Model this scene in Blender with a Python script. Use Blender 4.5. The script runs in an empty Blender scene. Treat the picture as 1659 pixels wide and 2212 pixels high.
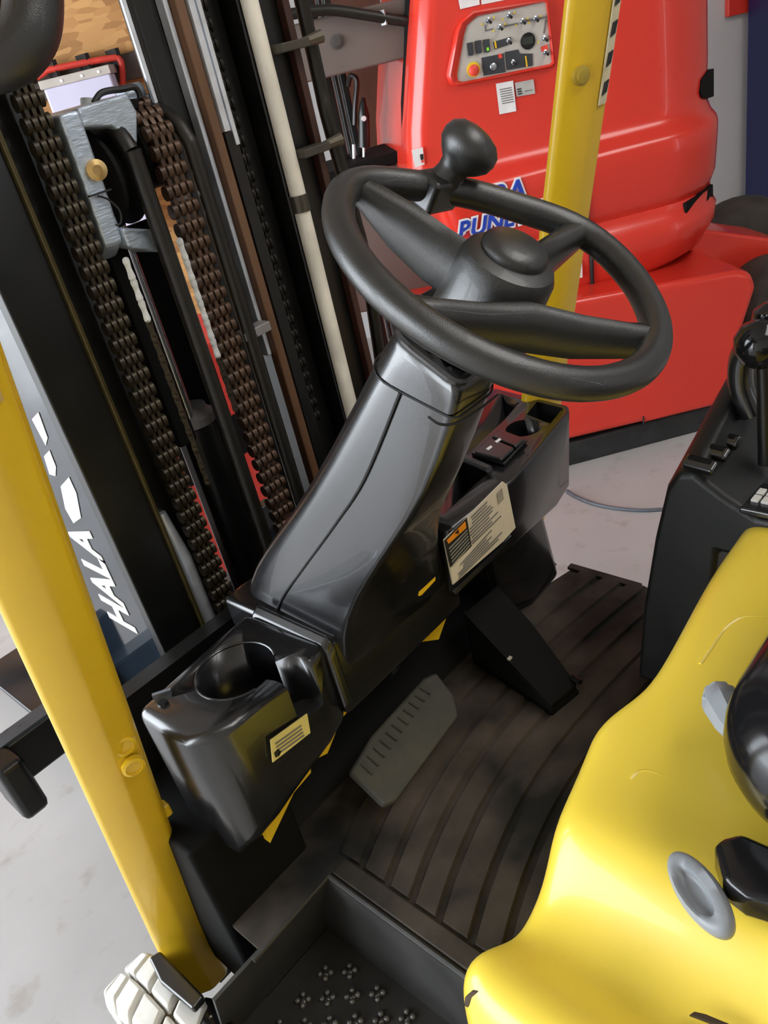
import bpy, bmesh, math, random
from mathutils import Vector, Matrix
random.seed(7)
V = Vector
SC = bpy.context.scene
COL = SC.collection

# ------------------------------------------------------------------ camera
W_, H_, F_ = 1659.0, 2212.0, 1755.0
YAW, PITCH, ROLL = math.radians(41.14), math.radians(30.26), math.radians(-13.88)
CAM = V((0, 0, 1.5))
_d = V((math.sin(YAW) * math.cos(PITCH), math.cos(YAW) * math.cos(PITCH), -math.sin(PITCH)))
_r = V((math.cos(YAW), -math.sin(YAW), 0)); _u = _r.cross(_d)
RX = _r * math.cos(ROLL) + _u * math.sin(ROLL)
RY = -_r * math.sin(ROLL) + _u * math.cos(ROLL)
cd = bpy.data.cameras.new('camera'); cam = bpy.data.objects.new('camera', cd); COL.objects.link(cam)
m = Matrix.Identity(4)
for i in range(3):
    m[i][0], m[i][1], m[i][2], m[i][3] = RX[i], RY[i], -_d[i], CAM[i]
cam.matrix_world = m
cd.sensor_fit = 'HORIZONTAL'; cd.sensor_width = 36.0; cd.lens = F_ * 36.0 / W_; cd.clip_start = 0.02; cd.clip_end = 200
SC.camera = cam

# ------------------------------------------------------------------ world, light, exposure
wd = bpy.data.worlds.new('overcast_sky'); SC.world = wd; wd.use_nodes = True
bg = wd.node_tree.nodes['Background']
bg.inputs['Color'].default_value = (0.86, 0.93, 1.0, 1); bg.inputs['Strength'].default_value = 7.8
def area(name, loc, target, sx, sy, power, color):
    l = bpy.data.lights.new(name, 'AREA'); l.shape = 'RECTANGLE'; l.size = sx; l.size_y = sy; l.energy = power; l.color = color
    o = bpy.data.objects.new(name, l); COL.objects.link(o); o.location = loc
    o.rotation_euler = (V(target) - V(loc)).to_track_quat('-Z', 'Y').to_euler(); return o
area('doorway_daylight', (-4.3, 2.4, 2.5), (0.8, 0.3, 0.6), 4.4, 3.0, 60, (0.92, 0.96, 1.0))
area('added_overhead_fill', (1.6, -0.9, 3.55), (1.3, -0.2, 0), 3.0, 1.8, 85, (1.0, 0.98, 0.95))  # fill lamp added under the ceiling to brighten hood and right-hand floor
SC.view_settings.view_transform = 'Standard'; SC.view_settings.look = 'None'
SC.view_settings.exposure = 0.24; SC.view_settings.gamma = 1.0; SC.view_settings.use_curve_mapping = False

# ------------------------------------------------------------------ measuring helpers (a picture point at a known real depth)
def ray(px, py): return RX * ((px - W_ / 2) / F_) - RY * ((py - H_ / 2) / F_) + _d
def PX(px, py, x): d = ray(px, py); return CAM + d * ((x - CAM.x) / d.x)
def PY(px, py, y): d = ray(px, py); return CAM + d * ((y - CAM.y) / d.y)
def PZ(px, py, z): d = ray(px, py); return CAM + d * ((z - CAM.z) / d.z)

# ------------------------------------------------------------------ materials
MATS = {}
def mat(name, col, rough=0.5, metal=0.0, var=0.12, scale=25.0, bump=0.0, bscale=200.0, coat=0.0, col2=None, stretch=(1, 1, 1), rvar=0.08, spec=0.5):
    if name in MATS: return MATS[name]
    M = bpy.data.materials.new(name); M.use_nodes = True; nt = M.node_tree; N = nt.nodes; L = nt.links
    b = N['Principled BSDF']
    tc = N.new('ShaderNodeTexCoord'); mp = N.new('ShaderNodeMapping'); mp.inputs['Scale'].default_value = stretch
    L.new(tc.outputs['Object'], mp.inputs['Vector'])
    nz = N.new('ShaderNodeTexNoise'); nz.inputs['Scale'].default_value = scale; nz.inputs['Detail'].default_value = 5
    L.new(mp.outputs['Vector'], nz.inputs['Vector'])
    mx = N.new('ShaderNodeMix'); mx.data_type = 'RGBA'
    c2 = col2 if col2 else tuple(min(1, c * (1 + var)) for c in col)
    c1 = col if col2 else tuple(c * (1 - var) for c in col)
    mx.inputs['A'].default_value = (*c1, 1); mx.inputs['B'].default_value = (*c2, 1)
    rp = N.new('ShaderNodeMapRange'); rp.inputs['From Min'].default_value = 0.35; rp.inputs['From Max'].default_value = 0.65
    L.new(nz.outputs['Fac'], rp.inputs['Value']); L.new(rp.outputs['Result'], mx.inputs['Factor'])
    L.new(mx.outputs['Result'], b.inputs['Base Color'])
    rr = N.new('ShaderNodeMapRange'); rr.inputs['To Min'].default_value = max(0.02, rough - rvar); rr.inputs['To Max'].default_value = min(1, rough + rvar)
    L.new(nz.outputs['Fac'], rr.inputs['Value']); L.new(rr.outputs['Result'], b.inputs['Roughness'])
    b.inputs['Metallic'].default_value = metal; b.inputs['Coat Weight'].default_value = coat; b.inputs['Specular IOR Level'].default_value = spec
    if bump > 0:
        n2 = N.new('ShaderNodeTexNoise'); n2.inputs['Scale'].default_value = bscale; n2.inputs['Detail'].default_value = 3
        L.new(mp.outputs['Vector'], n2.inputs['Vector'])
        bp = N.new('ShaderNodeBump'); bp.inputs['Strength'].default_value = bump; bp.inputs['Distance'].default_value = 0.002
        L.new(n2.outputs['Fac'], bp.inputs['Height']); L.new(bp.outputs['Normal'], b.inputs['Normal'])
    MATS[name] = M; return M
YEL = mat('yellow_paint', (0.74, 0.545, 0.055), 0.30, var=0.015, scale=3, coat=0.25, rvar=.01)
YELP = mat('shaded_yellow_paint', (0.68, 0.43, 0.014), 0.30, var=0.03, scale=8, coat=0.25, rvar=.02)  # deeper yellow: shade of sides turned from the light put into the colour
BLK = mat('black_moulded_plastic', (0.0075, 0.0075, 0.0085), 0.24, var=0.2, bump=0.06, bscale=900, rvar=.03, spec=.85, coat=.25)
BLKC = mat('black_console_plastic', (0.006, 0.006, 0.006), 0.42, var=0.2, bump=0.2, bscale=900, spec=.4)
BLKG = mat('gloss_black_plastic', (0.008, 0.008, 0.009), 0.12, var=0.2)
BLKM = mat('black_painted_steel', (0.005, 0.005, 0.0048), 0.34, var=0.3, scale=12)
VINYL = mat('gloss_black_vinyl', (0.006, 0.006, 0.007), 0.16, var=0.1, rvar=0.04)
RUBH = mat('steering_wheel_foam', (0.014, 0.0135, 0.012), 0.33, var=0.12, bump=0.2, bscale=1400, spec=.8, coat=.15)
HOSE = mat('black_rubber_hose', (0.009, 0.0075, 0.005), 0.42, var=0.2)
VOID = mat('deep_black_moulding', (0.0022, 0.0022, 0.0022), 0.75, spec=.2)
MATM = mat('dusty_rubber_mat', (0.010, 0.010, 0.009), 0.66, col2=(0.085, 0.066, 0.052), scale=7, bump=0.3, bscale=60, spec=.3)
PEDR = mat('grey_pedal_rubber', (0.050, 0.048, 0.036), 0.7, var=0.2, bump=0.4, bscale=300)
STEEL = mat('polished_steel', (0.62, 0.66, 0.74), 0.22, 1.0, var=0.1, scale=40)
CAST = mat('zinc_casting', (0.50, 0.58, 0.68), 0.38, 0.55, var=0.1, bump=0.6, bscale=90, stretch=(1, 1, 4))
SILV = mat('silver_sprayed_chain', (0.80, 0.82, 0.82), 0.5, 0.1, var=0.15, scale=60)
RUSTC = mat('rusty_oiled_chain', (0.045, 0.026, 0.015), 0.42, 0.4, col2=(0.10, 0.055, 0.032), scale=60)
OILC = mat('dark_oiled_chain', (0.022, 0.017, 0.010), 0.4, 0.5, col2=(0.05, 0.038, 0.02), scale=60)
RUSTB = mat('rust_brown_bar', (0.12, 0.055, 0.025), 0.5, 0.1, col2=(0.20, 0.105, 0.055), scale=18, stretch=(1, 1, .2))
WHOSE = mat('dusty_white_hose', (0.86, 0.81, 0.70), 0.5, var=0.12, scale=14)
GREYP = mat('grey_plastic', (0.23, 0.245, 0.26), 0.45, var=0.06)
PAPER = mat('cream_placard', (0.66, 0.58, 0.46), 0.6, var=0.06, spec=.3)
WHITE = mat('white_sticker', (0.78, 0.76, 0.74), 0.5, var=0.05)
PRINT = mat('black_print', (0.012, 0.012, 0.012), 0.55)
PRINTG = mat('grey_print', (0.16, 0.15, 0.14), 0.55)
ORANGE = mat('orange_print', (0.85, 0.27, 0.01), 0.5, var=0.04)
YSTK = mat('yellow_sticker', (0.80, 0.48, 0.01), 0.5, var=0.04)
CSTK = mat('cream_yellow_sticker', (0.72, 0.60, 0.20), 0.5, var=0.06)
RED = mat('gloss_red_bodywork', (0.66, 0.036, 0.020), 0.24, var=0.03, scale=4, coat=0.25, rvar=.02)
REDP = mat('red_print', (0.70, 0.02, 0.02), 0.5)
BLUEP = mat('blue_print', (0.012, 0.045, 0.38), 0.5)
WARMGREY = mat('warm_reflected_grey_steel', (0.135, 0.105, 0.09), 0.55, var=0.1, scale=5)  # grey paint with warm reflected light put into its colour
BEIGE = mat('beige_control_panel', (0.48, 0.44, 0.39), 0.5, var=0.04)
CHARC = mat('charcoal_panel', (0.035, 0.037, 0.042), 0.5)
EYEL = mat('emergency_yellow', (0.85, 0.60, 0.02), 0.5)
ERED = mat('emergency_red', (0.75, 0.06, 0.035), 0.45)
GREENL = mat('green_marker', (0.25, 0.75, 0.03), 0.4)
TYREW = mat('white_tyre_rubber', (0.72, 0.71, 0.67), 0.7, col2=(0.58, 0.55, 0.48), scale=9, bump=0.4, bscale=40)
TYREB = mat('worn_black_tyre', (0.045, 0.038, 0.030), 0.75, var=0.3, scale=12)
TRACK = mat('black_track_rubber', (0.015, 0.016, 0.016), 0.6, var=0.4, scale=20, bump=0.5, bscale=80)
SHADB = mat('shaded_board_brown', (0.095, 0.030, 0.014), 0.6, var=0.3, scale=6, stretch=(1, 1, .3))  # strand board in shade, the darkness put into the colour
WALLG = mat('pale_grey_wall', (0.50, 0.48, 0.47), 0.7, var=0.04, scale=2)
WALLD = mat('hall_wall_paint', (0.46, 0.43, 0.39), 0.8, var=0.05, scale=2)
BEAM = mat('dark_brown_beam', (0.058, 0.044, 0.036), 0.6, var=0.15)
PIPER = mat('red_pipe_paint', (0.62, 0.045, 0.03), 0.4)
LILAC = mat('lilac_white_board', (0.60, 0.58, 0.74), 0.55, var=0.06, scale=5)
BLUED = mat('dark_blue_paint', (0.004, 0.008, 0.06), 0.4)
TEAL = mat('slate_blue_paint', (0.035, 0.07, 0.10), 0.5)
BRASS = mat('brass_fitting', (0.60, 0.42, 0.18), 0.35, 0.8)
CABLE = mat('grey_cable', (0.10, 0.11, 0.13), 0.5)

def osb_material():
    M = bpy.data.materials.new('osb_board'); M.use_nodes = True; nt = M.node_tree; N = nt.nodes; L = nt.links; b = N['Principled BSDF']
    tc = N.new('ShaderNodeTexCoord')
    mp = N.new('ShaderNodeMapping'); mp.inputs['Scale'].default_value = (5, 5, 15); mp.inputs['Rotation'].default_value = (0.3, 0.6, 0.4)
    L.new(tc.outputs['Object'], mp.inputs['Vector'])
    nz = N.new('ShaderNodeTexNoise'); nz.inputs['Scale'].default_value = 1.3; nz.inputs['Detail'].default_value = 4; L.new(mp.outputs['Vector'], nz.inputs['Vector'])
    ad = N.new('ShaderNodeMix'); ad.data_type = 'VECTOR'; ad.inputs['Factor'].default_value = 0.25
    L.new(mp.outputs['Vector'], ad.inputs['A']); L.new(nz.outputs['Color'], ad.inputs['B'])
    vo = N.new('ShaderNodeTexVoronoi'); vo.inputs['Scale'].default_value = 3.2; L.new(ad.outputs['Result'], vo.inputs['Vector'])
    sp = N.new('ShaderNodeSeparateColor'); L.new(vo.outputs['Color'], sp.inputs['Color'])
    rp = N.new('ShaderNodeValToRGB'); e = rp.color_ramp.elements
    e[0].color = (0.34, 0.155, 0.045, 1); e[1].color = (0.62, 0.34, 0.12, 1); e.new(0.5).color = (0.50, 0.25, 0.08, 1)
    L.new(sp.outputs['Red'], rp.inputs['Fac']); L.new(rp.outputs['Color'], b.inputs['Base Color']); b.inputs['Roughness'].default_value = 0.65
    MATS['osb'] = M; return M
OSB = osb_material()
def floor_material():
    M = bpy.data.materials.new('concrete_floor'); M.use_nodes = True; nt = M.node_tree; N = nt.nodes; L = nt.links; b = N['Principled BSDF']
    tc = N.new('ShaderNodeTexCoord')
    n1 = N.new('ShaderNodeTexNoise'); n1.inputs['Scale'].default_value = 1.6; n1.inputs['Detail'].default_value = 8; L.new(tc.outputs['Object'], n1.inputs['Vector'])
    n2 = N.new('ShaderNodeTexNoise'); n2.inputs['Scale'].default_value = 14; n2.inputs['Detail'].default_value = 6; L.new(tc.outputs['Object'], n2.inputs['Vector'])
    r1 = N.new('ShaderNodeValToRGB'); e = r1.color_ramp.elements; e[0].position = 0.3; e[1].position = 0.7
    e[0].color = (0.36, 0.345, 0.335, 1); e[1].color = (0.47, 0.455, 0.445, 1); L.new(n1.outputs['Fac'], r1.inputs['Fac'])
    r2 = N.new('ShaderNodeValToRGB'); e = r2.color_ramp.elements; e[0].position = 0.28; e[1].position = 0.42
    e[0].color = (0.72, 0.66, 0.58, 1); e[1].color = (1, 1, 1, 1); L.new(n2.outputs['Fac'], r2.inputs['Fac'])
    mx = N.new('ShaderNodeMix'); mx.data_type = 'RGBA'; mx.blend_type = 'MULTIPLY'; mx.inputs['Factor'].default_value = 0.6
    L.new(r1.outputs['Color'], mx.inputs['A']); L.new(r2.outputs['Color'], mx.inputs['B']); L.new(mx.outputs['Result'], b.inputs['Base Color'])
    b.inputs['Roughness'].default_value = 0.55
    return M
FLOORM = floor_material()

# ------------------------------------------------------------------ mesh helpers
class MB:
    def __init__(s): s.bm = bmesh.new()
    def face(s, pts):
        return s.bm.faces.new([s.bm.verts.new(p) for p in pts])
    def box(s, c, size, rot=None):
        c = V(c); hx, hy, hz = [k / 2 for k in size]; vs = []
        for z in (-hz, hz):
            for x, y in ((-hx, -hy), (hx, -hy), (hx, hy), (-hx, hy)):
                p = V((x, y, z)); p = rot @ p if rot else p; vs.append(s.bm.verts.new(c + p))
        for f in ((3, 2, 1, 0), (4, 5, 6, 7), (0, 1, 5, 4), (1, 2, 6, 5), (2, 3, 7, 6), (3, 0, 4, 7)): s.bm.faces.new([vs[i] for i in f])
        return s
    def bb(s, x0, x1, y0, y1, z0, z1): return s.box(((x0 + x1) / 2, (y0 + y1) / 2, (z0 + z1) / 2), (x1 - x0, y1 - y0, z1 - z0))
    def loft(s, rings, cap=True, closed=True):
        R = [[s.bm.verts.new(p) for p in r] for r in rings]; n = len(R[0])
        for a, b in zip(R, R[1:]):
            for i in range(n if closed else n - 1):
                j = (i + 1) % n; s.bm.faces.new((a[i], a[j], b[j], b[i]))
        if cap and closed:
            s.bm.faces.new(R[0][::-1]); s.bm.faces.new(R[-1])
        return s
    def prism(s, pts, ext):
        e = V(ext); return s.loft([[V(p) for p in pts], [V(p) + e for p in pts]])
    def tube(s, pts, r, n=10, closed=False, cap=True):
        pts = [V(p) for p in pts]; N_ = len(pts); rings = []; prev = None
        for i, p in enumerate(pts):
            a = pts[(i - 1) % N_] if (closed or i > 0) else p; b = pts[(i + 1) % N_] if (closed or i < N_ - 1) else p
            t = (b - a).normalized()
            if prev is None:
                x = t.orthogonal().normalized()
            else:
                x = (prev - t * prev.dot(t)).normalized()
            prev = x; y = t.cross(x); rr = r[i] if isinstance(r, (list, tuple)) else r
            rings.append([p + (x * math.cos(2 * math.pi * k / n) + y * math.sin(2 * math.pi * k / n)) * rr for k in range(n)])
        if closed:
            # align the last ring to the first
            best = min(range(n), key=lambda q: sum((rings[-1][k] - rings[0][(k + q) % n]).length for k in range(n)))
            last = [rings[0][(k + best) % n] for k in range(n)]
            R = [[s.bm.verts.new(p) for p in r_] for r_ in rings]; R.append([R[0][(k + best) % n] for k in range(n)])
            for a, b in zip(R, R[1:]):
                for i in range(n): s.bm.faces.new((a[i], a[(i + 1) % n], b[(i + 1) % n], b[i]))
            return s
        return s.loft(rings, cap)
    def lathe(s, prof, origin, axis, n=24, k_=1.0):
        prof = [(r * k_, h * k_) for r, h in prof]
        o = V(origin); a = V(axis).normalized(); x = a.orthogonal().normalized(); y = a.cross(x)
        return s.loft([[o + a * h + (x * math.cos(2 * math.pi * k / n) + y * math.sin(2 * math.pi * k / n)) * max(r, 1e-4) for k in range(n)] for r, h in prof])
    def cyl(s, a, b, r, n=20): 
        a, b = V(a), V(b); return s.lathe([(r, 0), (r, (b - a).length)], a, b - a, n)
    def grid(s, rows):
        R = [[s.bm.verts.new(p) for p in r] for r in rows]
        for a, b in zip(R, R[1:]):
            for i in range(len(a) - 1): s.bm.faces.new((a[i], a[i + 1], b[i + 1], b[i]))
        return s
    def mesh(s, name):
        bmesh.ops.recalc_face_normals(s.bm, faces=s.bm.faces); me = bpy.data.meshes.new(name); s.bm.to_mesh(me); s.bm.free(); return me

EMPTY_AT = {}
def link(name, data, parent, mt=None, label=None):
    o = bpy.data.objects.new(name, data); COL.objects.link(o)
    if mt and data is not None and len(data.materials) == 0: data.materials.append(mt)
    if parent is not None:
        o.parent = parent
        if parent.name in EMPTY_AT: o.matrix_parent_inverse = Matrix.Translation(-EMPTY_AT[parent.name])
    if label: o['label'] = label
    return o
def obj(name, mb, mt, parent=None, bevel=0.0, seg=2, smooth=None, label=None, sub=0):
    me = mb.mesh(name); me.shade_smooth()
    if not bevel and smooth is not False: me.set_sharp_from_angle(angle=math.radians(smooth or 40))
    if smooth is False: me.shade_flat()
    o = link(name, me, parent, mt, label)
    if bevel:
        b = o.modifiers.new('bevel', 'BEVEL'); b.width = bevel; b.segments = seg; b.limit_method = 'ANGLE'; b.angle_limit = math.radians(35); b.harden_normals = True
    if sub:
        q = o.modifiers.new('sub', 'SUBSURF'); q.levels = sub; q.render_levels = sub
    return o
def thing(name, label, cat, loc=(0, 0, 0), group=None):
    o = bpy.data.objects.new(name, None); COL.objects.link(o); o.location = loc; o.empty_display_size = 0.1
    EMPTY_AT[o.name] = V(loc); o['label'] = label; o['category'] = cat
    if group: o['group'] = group
    return o
def tag(o, label, cat, group=None):
    o['label'] = label; o['category'] = cat
    if group: o['group'] = group
    return o
def struct(o): o['kind'] = 'structure'; return o
def frame(o, x, n):
    """matrix with local X along x, local Z along n, at o"""
    x = V(x).normalized(); n = V(n).normalized(); x = (x - n * x.dot(n)).normalized(); y = n.cross(x)
    M = Matrix.Identity(4)
    for i in range(3): M[i][0], M[i][1], M[i][2], M[i][3] = x[i], y[i], n[i], o[i]
    return M
def text(name, body, origin, xdir, normal, size, mt, parent, depth=0.0008, shear=0.0, offset=0.0, align='CENTER', label=None):
    c = bpy.data.curves.new(name, 'FONT'); c.body = body; c.size = size; c.extrude = depth; c.shear = shear; c.offset = offset; c.align_x = align; c.align_y = 'CENTER'
    t = bpy.data.objects.new(name, c); COL.objects.link(t); bpy.context.view_layer.update()
    me = bpy.data.meshes.new_from_object(t.evaluated_get(bpy.context.evaluated_depsgraph_get()))
    bpy.data.objects.remove(t); me.transform(frame(V(origin), xdir, normal)); me.materials.clear()
    return link(name, me, parent, mt, label)
def cut(o, cutters):
    """boolean-cut meshes out of o and bake the result"""
    tmp = []
    for k in cutters:
        c = bpy.data.objects.new('cutter', k.mesh('cutter')); COL.objects.link(c); tmp.append(c)
        b = o.modifiers.new('cut', 'BOOLEAN'); b.operation = 'DIFFERENCE'; b.object = c; b.solver = 'EXACT'
    bpy.context.view_layer.update()
    me = bpy.data.meshes.new_from_object(o.evaluated_get(bpy.context.evaluated_depsgraph_get()))
    old = o.data; mts = [q for q in old.materials]; o.modifiers.clear(); o.data = me
    if not len(me.materials):
        for q in mts: me.materials.append(q)
    for c in tmp: bpy.data.objects.remove(c)
    me.shade_smooth(); me.set_sharp_from_angle(angle=math.radians(40)); return o
def slab(pts, nrm, th):
    """thin slab: quad/polygon pts (world) with thickness along nrm"""
    return MB().prism(pts, V(nrm).normalized() * th)
def rrect(w, h, r, n=4):
    out = []
    for cx, cy, a0 in ((w / 2 - r, h / 2 - r, 0), (-w / 2 + r, h / 2 - r, 90), (-w / 2 + r, -h / 2 + r, 180), (w / 2 - r, -h / 2 + r, 270)):
        for k in range(n + 1):
            a = math.radians(a0 + 90 * k / n); out.append((cx + r * math.cos(a), cy + r * math.sin(a)))
    return out
def smooth_path(pts, n=8):
    pts = [V(p) for p in pts]; out = []
    for i in range(len(pts) - 1):
        p0 = pts[max(i - 1, 0)]; p1 = pts[i]; p2 = pts[i + 1]; p3 = pts[min(i + 2, len(pts) - 1)]
        for k in range(n):
            t = k / n; out.append(0.5 * ((2 * p1) + (p2 - p0) * t + (2 * p0 - 5 * p1 + 4 * p2 - p3) * t * t + (3 * p1 - p0 - 3 * p2 + p3) * t ** 3))
    out.append(pts[-1]); return out
def interp(x, xs, ys):
    if x <= xs[0]: return ys[0]
    for i in range(len(xs) - 1):
        if x <= xs[i + 1]: t = (x - xs[i]) / (xs[i + 1] - xs[i]); return ys[i] + (ys[i + 1] - ys[i]) * t
    return ys[-1]

# ------------------------------------------------------------------ the hall (its walls follow the red machine's side, not the forklift)
O_ = PZ(1250, 1012, 0); U_ = (PZ(1500, 945, 0) - O_).normalized(); D_ = V((-U_.y, U_.x, 0)); Z_ = V((0, 0, 1))
def LP(a, h, d): return O_ + U_ * a + D_ * d + Z_ * h
def PD(px, py, d):
    r = ray(px, py); t = ((O_ - CAM).dot(D_) + d) / r.dot(D_); return CAM + r * t
def AH(px, py, d): p = PD(px, py, d) - O_; return p.dot(U_), p.z
def lbox(a0, a1, h0, h1, d0, d1):
    return MB().loft([[LP(a, h0, d) for a, d in ((a0, d0), (a1, d0), (a1, d1), (a0, d1))], [LP(a, h1, d) for a, d in ((a0, d0), (a1, d0), (a1, d1), (a0, d1))]])
WD = 2.0                                    # back wall, metres behind the red machine's side
struct(obj('floor', MB().loft([[(-14, -14, -.1), (14, -14, -.1), (14, 14, -.1), (-14, 14, -.1)], [(-14, -14, 0), (14, -14, 0), (14, 14, 0), (-14, 14, 0)]]), FLOORM, smooth=False))
aw = AH(835, 200, WD)[0]
wall = struct(obj('wall_back', lbox(-4.8, 5.0, 0, 3.6, WD + .03, WD + .25), WALLG, smooth=False))
struct(obj('wall_right', lbox(4.8, 5.0, 0, 3.6, -4.5, WD + .25), WALLG, smooth=False))
struct(obj('ceiling', lbox(-4.8, 5.0, 3.6, 3.75, -5.0, WD + .25), WALLD, smooth=False))
struct(obj('wall_front', lbox(-4.6, 5.0, 0, 3.6, -5.0, -4.8), WALLD, smooth=False))
wl = MB()
for a_, b_, c_, d_ in ((-4.85, -4.4, 0, 3.6), (.9, WD + .25, 0, 3.6), (-4.4, .9, 3.3, 3.6)):
    wl.loft([[LP(x, c_, y) for x, y in ((-4.8, a_), (-4.6, a_), (-4.6, b_), (-4.8, b_))], [LP(x, d_, y) for x, y in ((-4.8, a_), (-4.6, a_), (-4.6, b_), (-4.8, b_))]])
struct(obj('wall_left', wl, WALLD, smooth=False))
# boards screwed to the back wall
a0 = -5.4
edges = [-4.6, -3.4, AH(108, 120, WD)[0] - .02, AH(325, 200, WD)[0]]
for i in range(3):
    obj('board', lbox(edges[i] + .004, edges[i + 1] - .004, 0.0, 2.5, WD, WD + .03), OSB, wall, label='orange brown strand board')
    obj('board', lbox(edges[i] + .004, edges[i + 1] - .004, 2.505, 3.6, WD, WD + .03), OSB, wall, label='orange brown strand board')
b0 = AH(92, 148, WD - .04); b1 = AH(333, 98, WD - .04); b2 = AH(333, 135, WD - .04)
t1 = struct(obj('trim_1', lbox(-4.6, b1[0] + .15, (b0[1] + b1[1]) / 2 - .12, (b0[1] + b1[1]) / 2 - .01, WD - .05, WD), BEAM, bevel=.004))
t1['label'] = 'dark brown timber rail across the strand board'
p = AH(343, 170, WD); struct(obj('trim_2', lbox(p[0] - .02, p[0] + .06, 0, 3.6, WD - .06, WD + .03), TEAL, bevel=.004))
# red pipe clipped under the rail
pts = [PD(95, 158, WD - .10), PD(110, 150, WD - .10), PD(180, 136, WD - .10), PD(245, 125, WD - .10), PD(258, 128, WD - .10), PD(264, 145, WD - .10), PD(266, 190, WD - .10)]
pts = [pts[0] + U_ * -.12 + Z_ * -.03] + pts + [pts[-1] - Z_ * .03]
rp = tag(obj('pipe', MB().tube(smooth_path(pts, 4), .014, 10), PIPER), 'thin red pipe bent downwards under the brown wall rail', 'pipe')
for q in (2, 3, 4):
    c = pts[q]; obj('pipe_clip', MB().box(c + D_ * .03, (.02, .09, .07)), PRINT, rp)
# white board below the pipe
q0, q1, q2, q3 = PD(85, 175, WD - .28), PD(232, 140, WD - .28), PD(255, 260, WD - .28), PD(112, 290, WD - .28)
wb = thing('document_box', 'lilac white box hanging on the strand board under the red pipe', 'box', tuple(PD(170, 220, WD)))
h0 = (q0.z + q1.z) / 2; aL = AH(88, 180, WD - .28)[0]; aR = AH(232, 140, WD - .28)[0]
obj('body', lbox(aL, aR, h0 - .75, h0 - .03, WD - .28, WD - .13), LILAC, wb, bevel=.012)
obj('top_strip', lbox(aL - .01, aR + .005, h0 - .035, h0 + .0, WD - .285, WD - .002), BEIGE, wb, bevel=.004)
for k in (.3, .6, .85):
    obj('screw', MB().lathe([(.008, 0), (.006, .004)], LP(aL + (aR - aL) * k, h0 - .018, WD - .285), -D_, 10), WHITE, wb)
# dark sheet with the strand board's shade in its colour, and grey boards behind the lift
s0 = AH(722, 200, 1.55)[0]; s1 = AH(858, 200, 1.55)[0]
tag(obj('shaded_board', MB().loft([[LP(a, 0, d) for a, d in ((s0, 1.50), (s1 + .12, 1.50), (s1 + .12, 1.53), (s0, 1.53))], [LP(a, 2.3, d + .3) for a, d in ((s0, 1.50), (s1 - .02, 1.50), (s1 - .02, 1.53), (s0, 1.53))]]), SHADB), 'dark reddish brown sheet leaning on the back wall, for strand board in shade', 'board')
# blue post and door leaf at the far right
p = AH(1640, 200, 1.85)[0]
bp_ = tag(obj('blue_post', lbox(p, p + .5, 0, 3.0, 1.75, 1.97), BLUED, bevel=.006), 'dark blue steel cabinet standing against the pale back wall', 'cabinet')
obj('edge_strip', lbox(p + .008, p + .022, .02, 2.98, 1.742, 1.752), mat('bright_blue_edge', (.02, .05, .5), .3), bp_)
p = AH(1572, 2, WD)[0]
tag(obj('red_sign', lbox(p, p + .6, 1.165, 1.6, WD - .01, WD + .03), RED, bevel=.004), 'red sign board at the top of the pale back wall', 'sign')
cb = [PZ(1225, 1060, .006), PZ(1245, 1073, .006), PZ(1290, 1090, .006), PZ(1350, 1100, .006), PZ(1420, 1101, .006), PZ(1520, 1085, .006), PZ(1640, 1040, .006)]
tag(obj('floor_cable', MB().tube(smooth_path(cb, 6), .006, 8), CABLE), 'thin dark grey cable curving across the concrete floor', 'cable')

rc = thing('red_cabinet', 'small red steel tool cabinet on the floor behind the mast', 'tool cabinet', (1.3, 2.2, 0))
obj('body', MB().bb(1.02, 1.45, 2.0, 2.35, .10, .83), RED, rc, bevel=.008); obj('drawer_gap', MB().bb(1.03, 1.44, 1.995, 2.01, .47, .60), VOID, rc)
for x in (1.06, 1.41): obj('caster', MB().lathe([(.035, 0), (.035, .03)], (x, 2.17, .052), (1, 0, 0), 16), TYREB, rc); obj('caster_bracket', MB().bb(x - .006, x + .036, 2.14, 2.20, .055, .10), BLKM, rc)

# ------------------------------------------------------------------ the red lift
lift = thing('boom_lift', 'glossy red self-propelled boom lift parked behind the forklift', 'boom lift', tuple(LP(.1, 0, .4)))
ch = MB().prism([LP(a, h, 0) for a, h in ((-.46, .135), (.25, .112), (.262, .105), (.592, .098), (.602, .30), (.672, .50), (.655, .555), (.60, .575), (-.46, .66))], D_ * .85)
chs = obj('chassis', ch, RED, lift, bevel=.025, seg=3)
obj('skirt_seam', MB().box(LP(.252, .125, -.001), (.004, .004, .03)), PRINT, chs)
obj('track', lbox(-.6, .72, 0.0, .095, .03, .85), TRACK, lift, bevel=.012, label='black rubber track')
obj('track_guard', lbox(-.6, .70, .092, .135, .06, .80), VOID, lift)
# turret: rounded plan lofted upwards, with two ledges
def plan(a0, a1, d0, d1, rl, rr, h, n=7):
    pts = []
    def arc(ca, cd_, r, s):
        for k in range(n + 1):
            t = math.radians(s + 90 * k / n); pts.append(LP(ca + r * math.cos(t), h, cd_ + r * math.sin(t)))
    arc(a0 + rl, d0 + rl, rl, 180); arc(a1 - rr, d0 + rr, rr, 270); arc(a1 - .06, d1 - .06, .06, 0); arc(a0 + .06, d1 - .06, .06, 90)
    return pts
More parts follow.
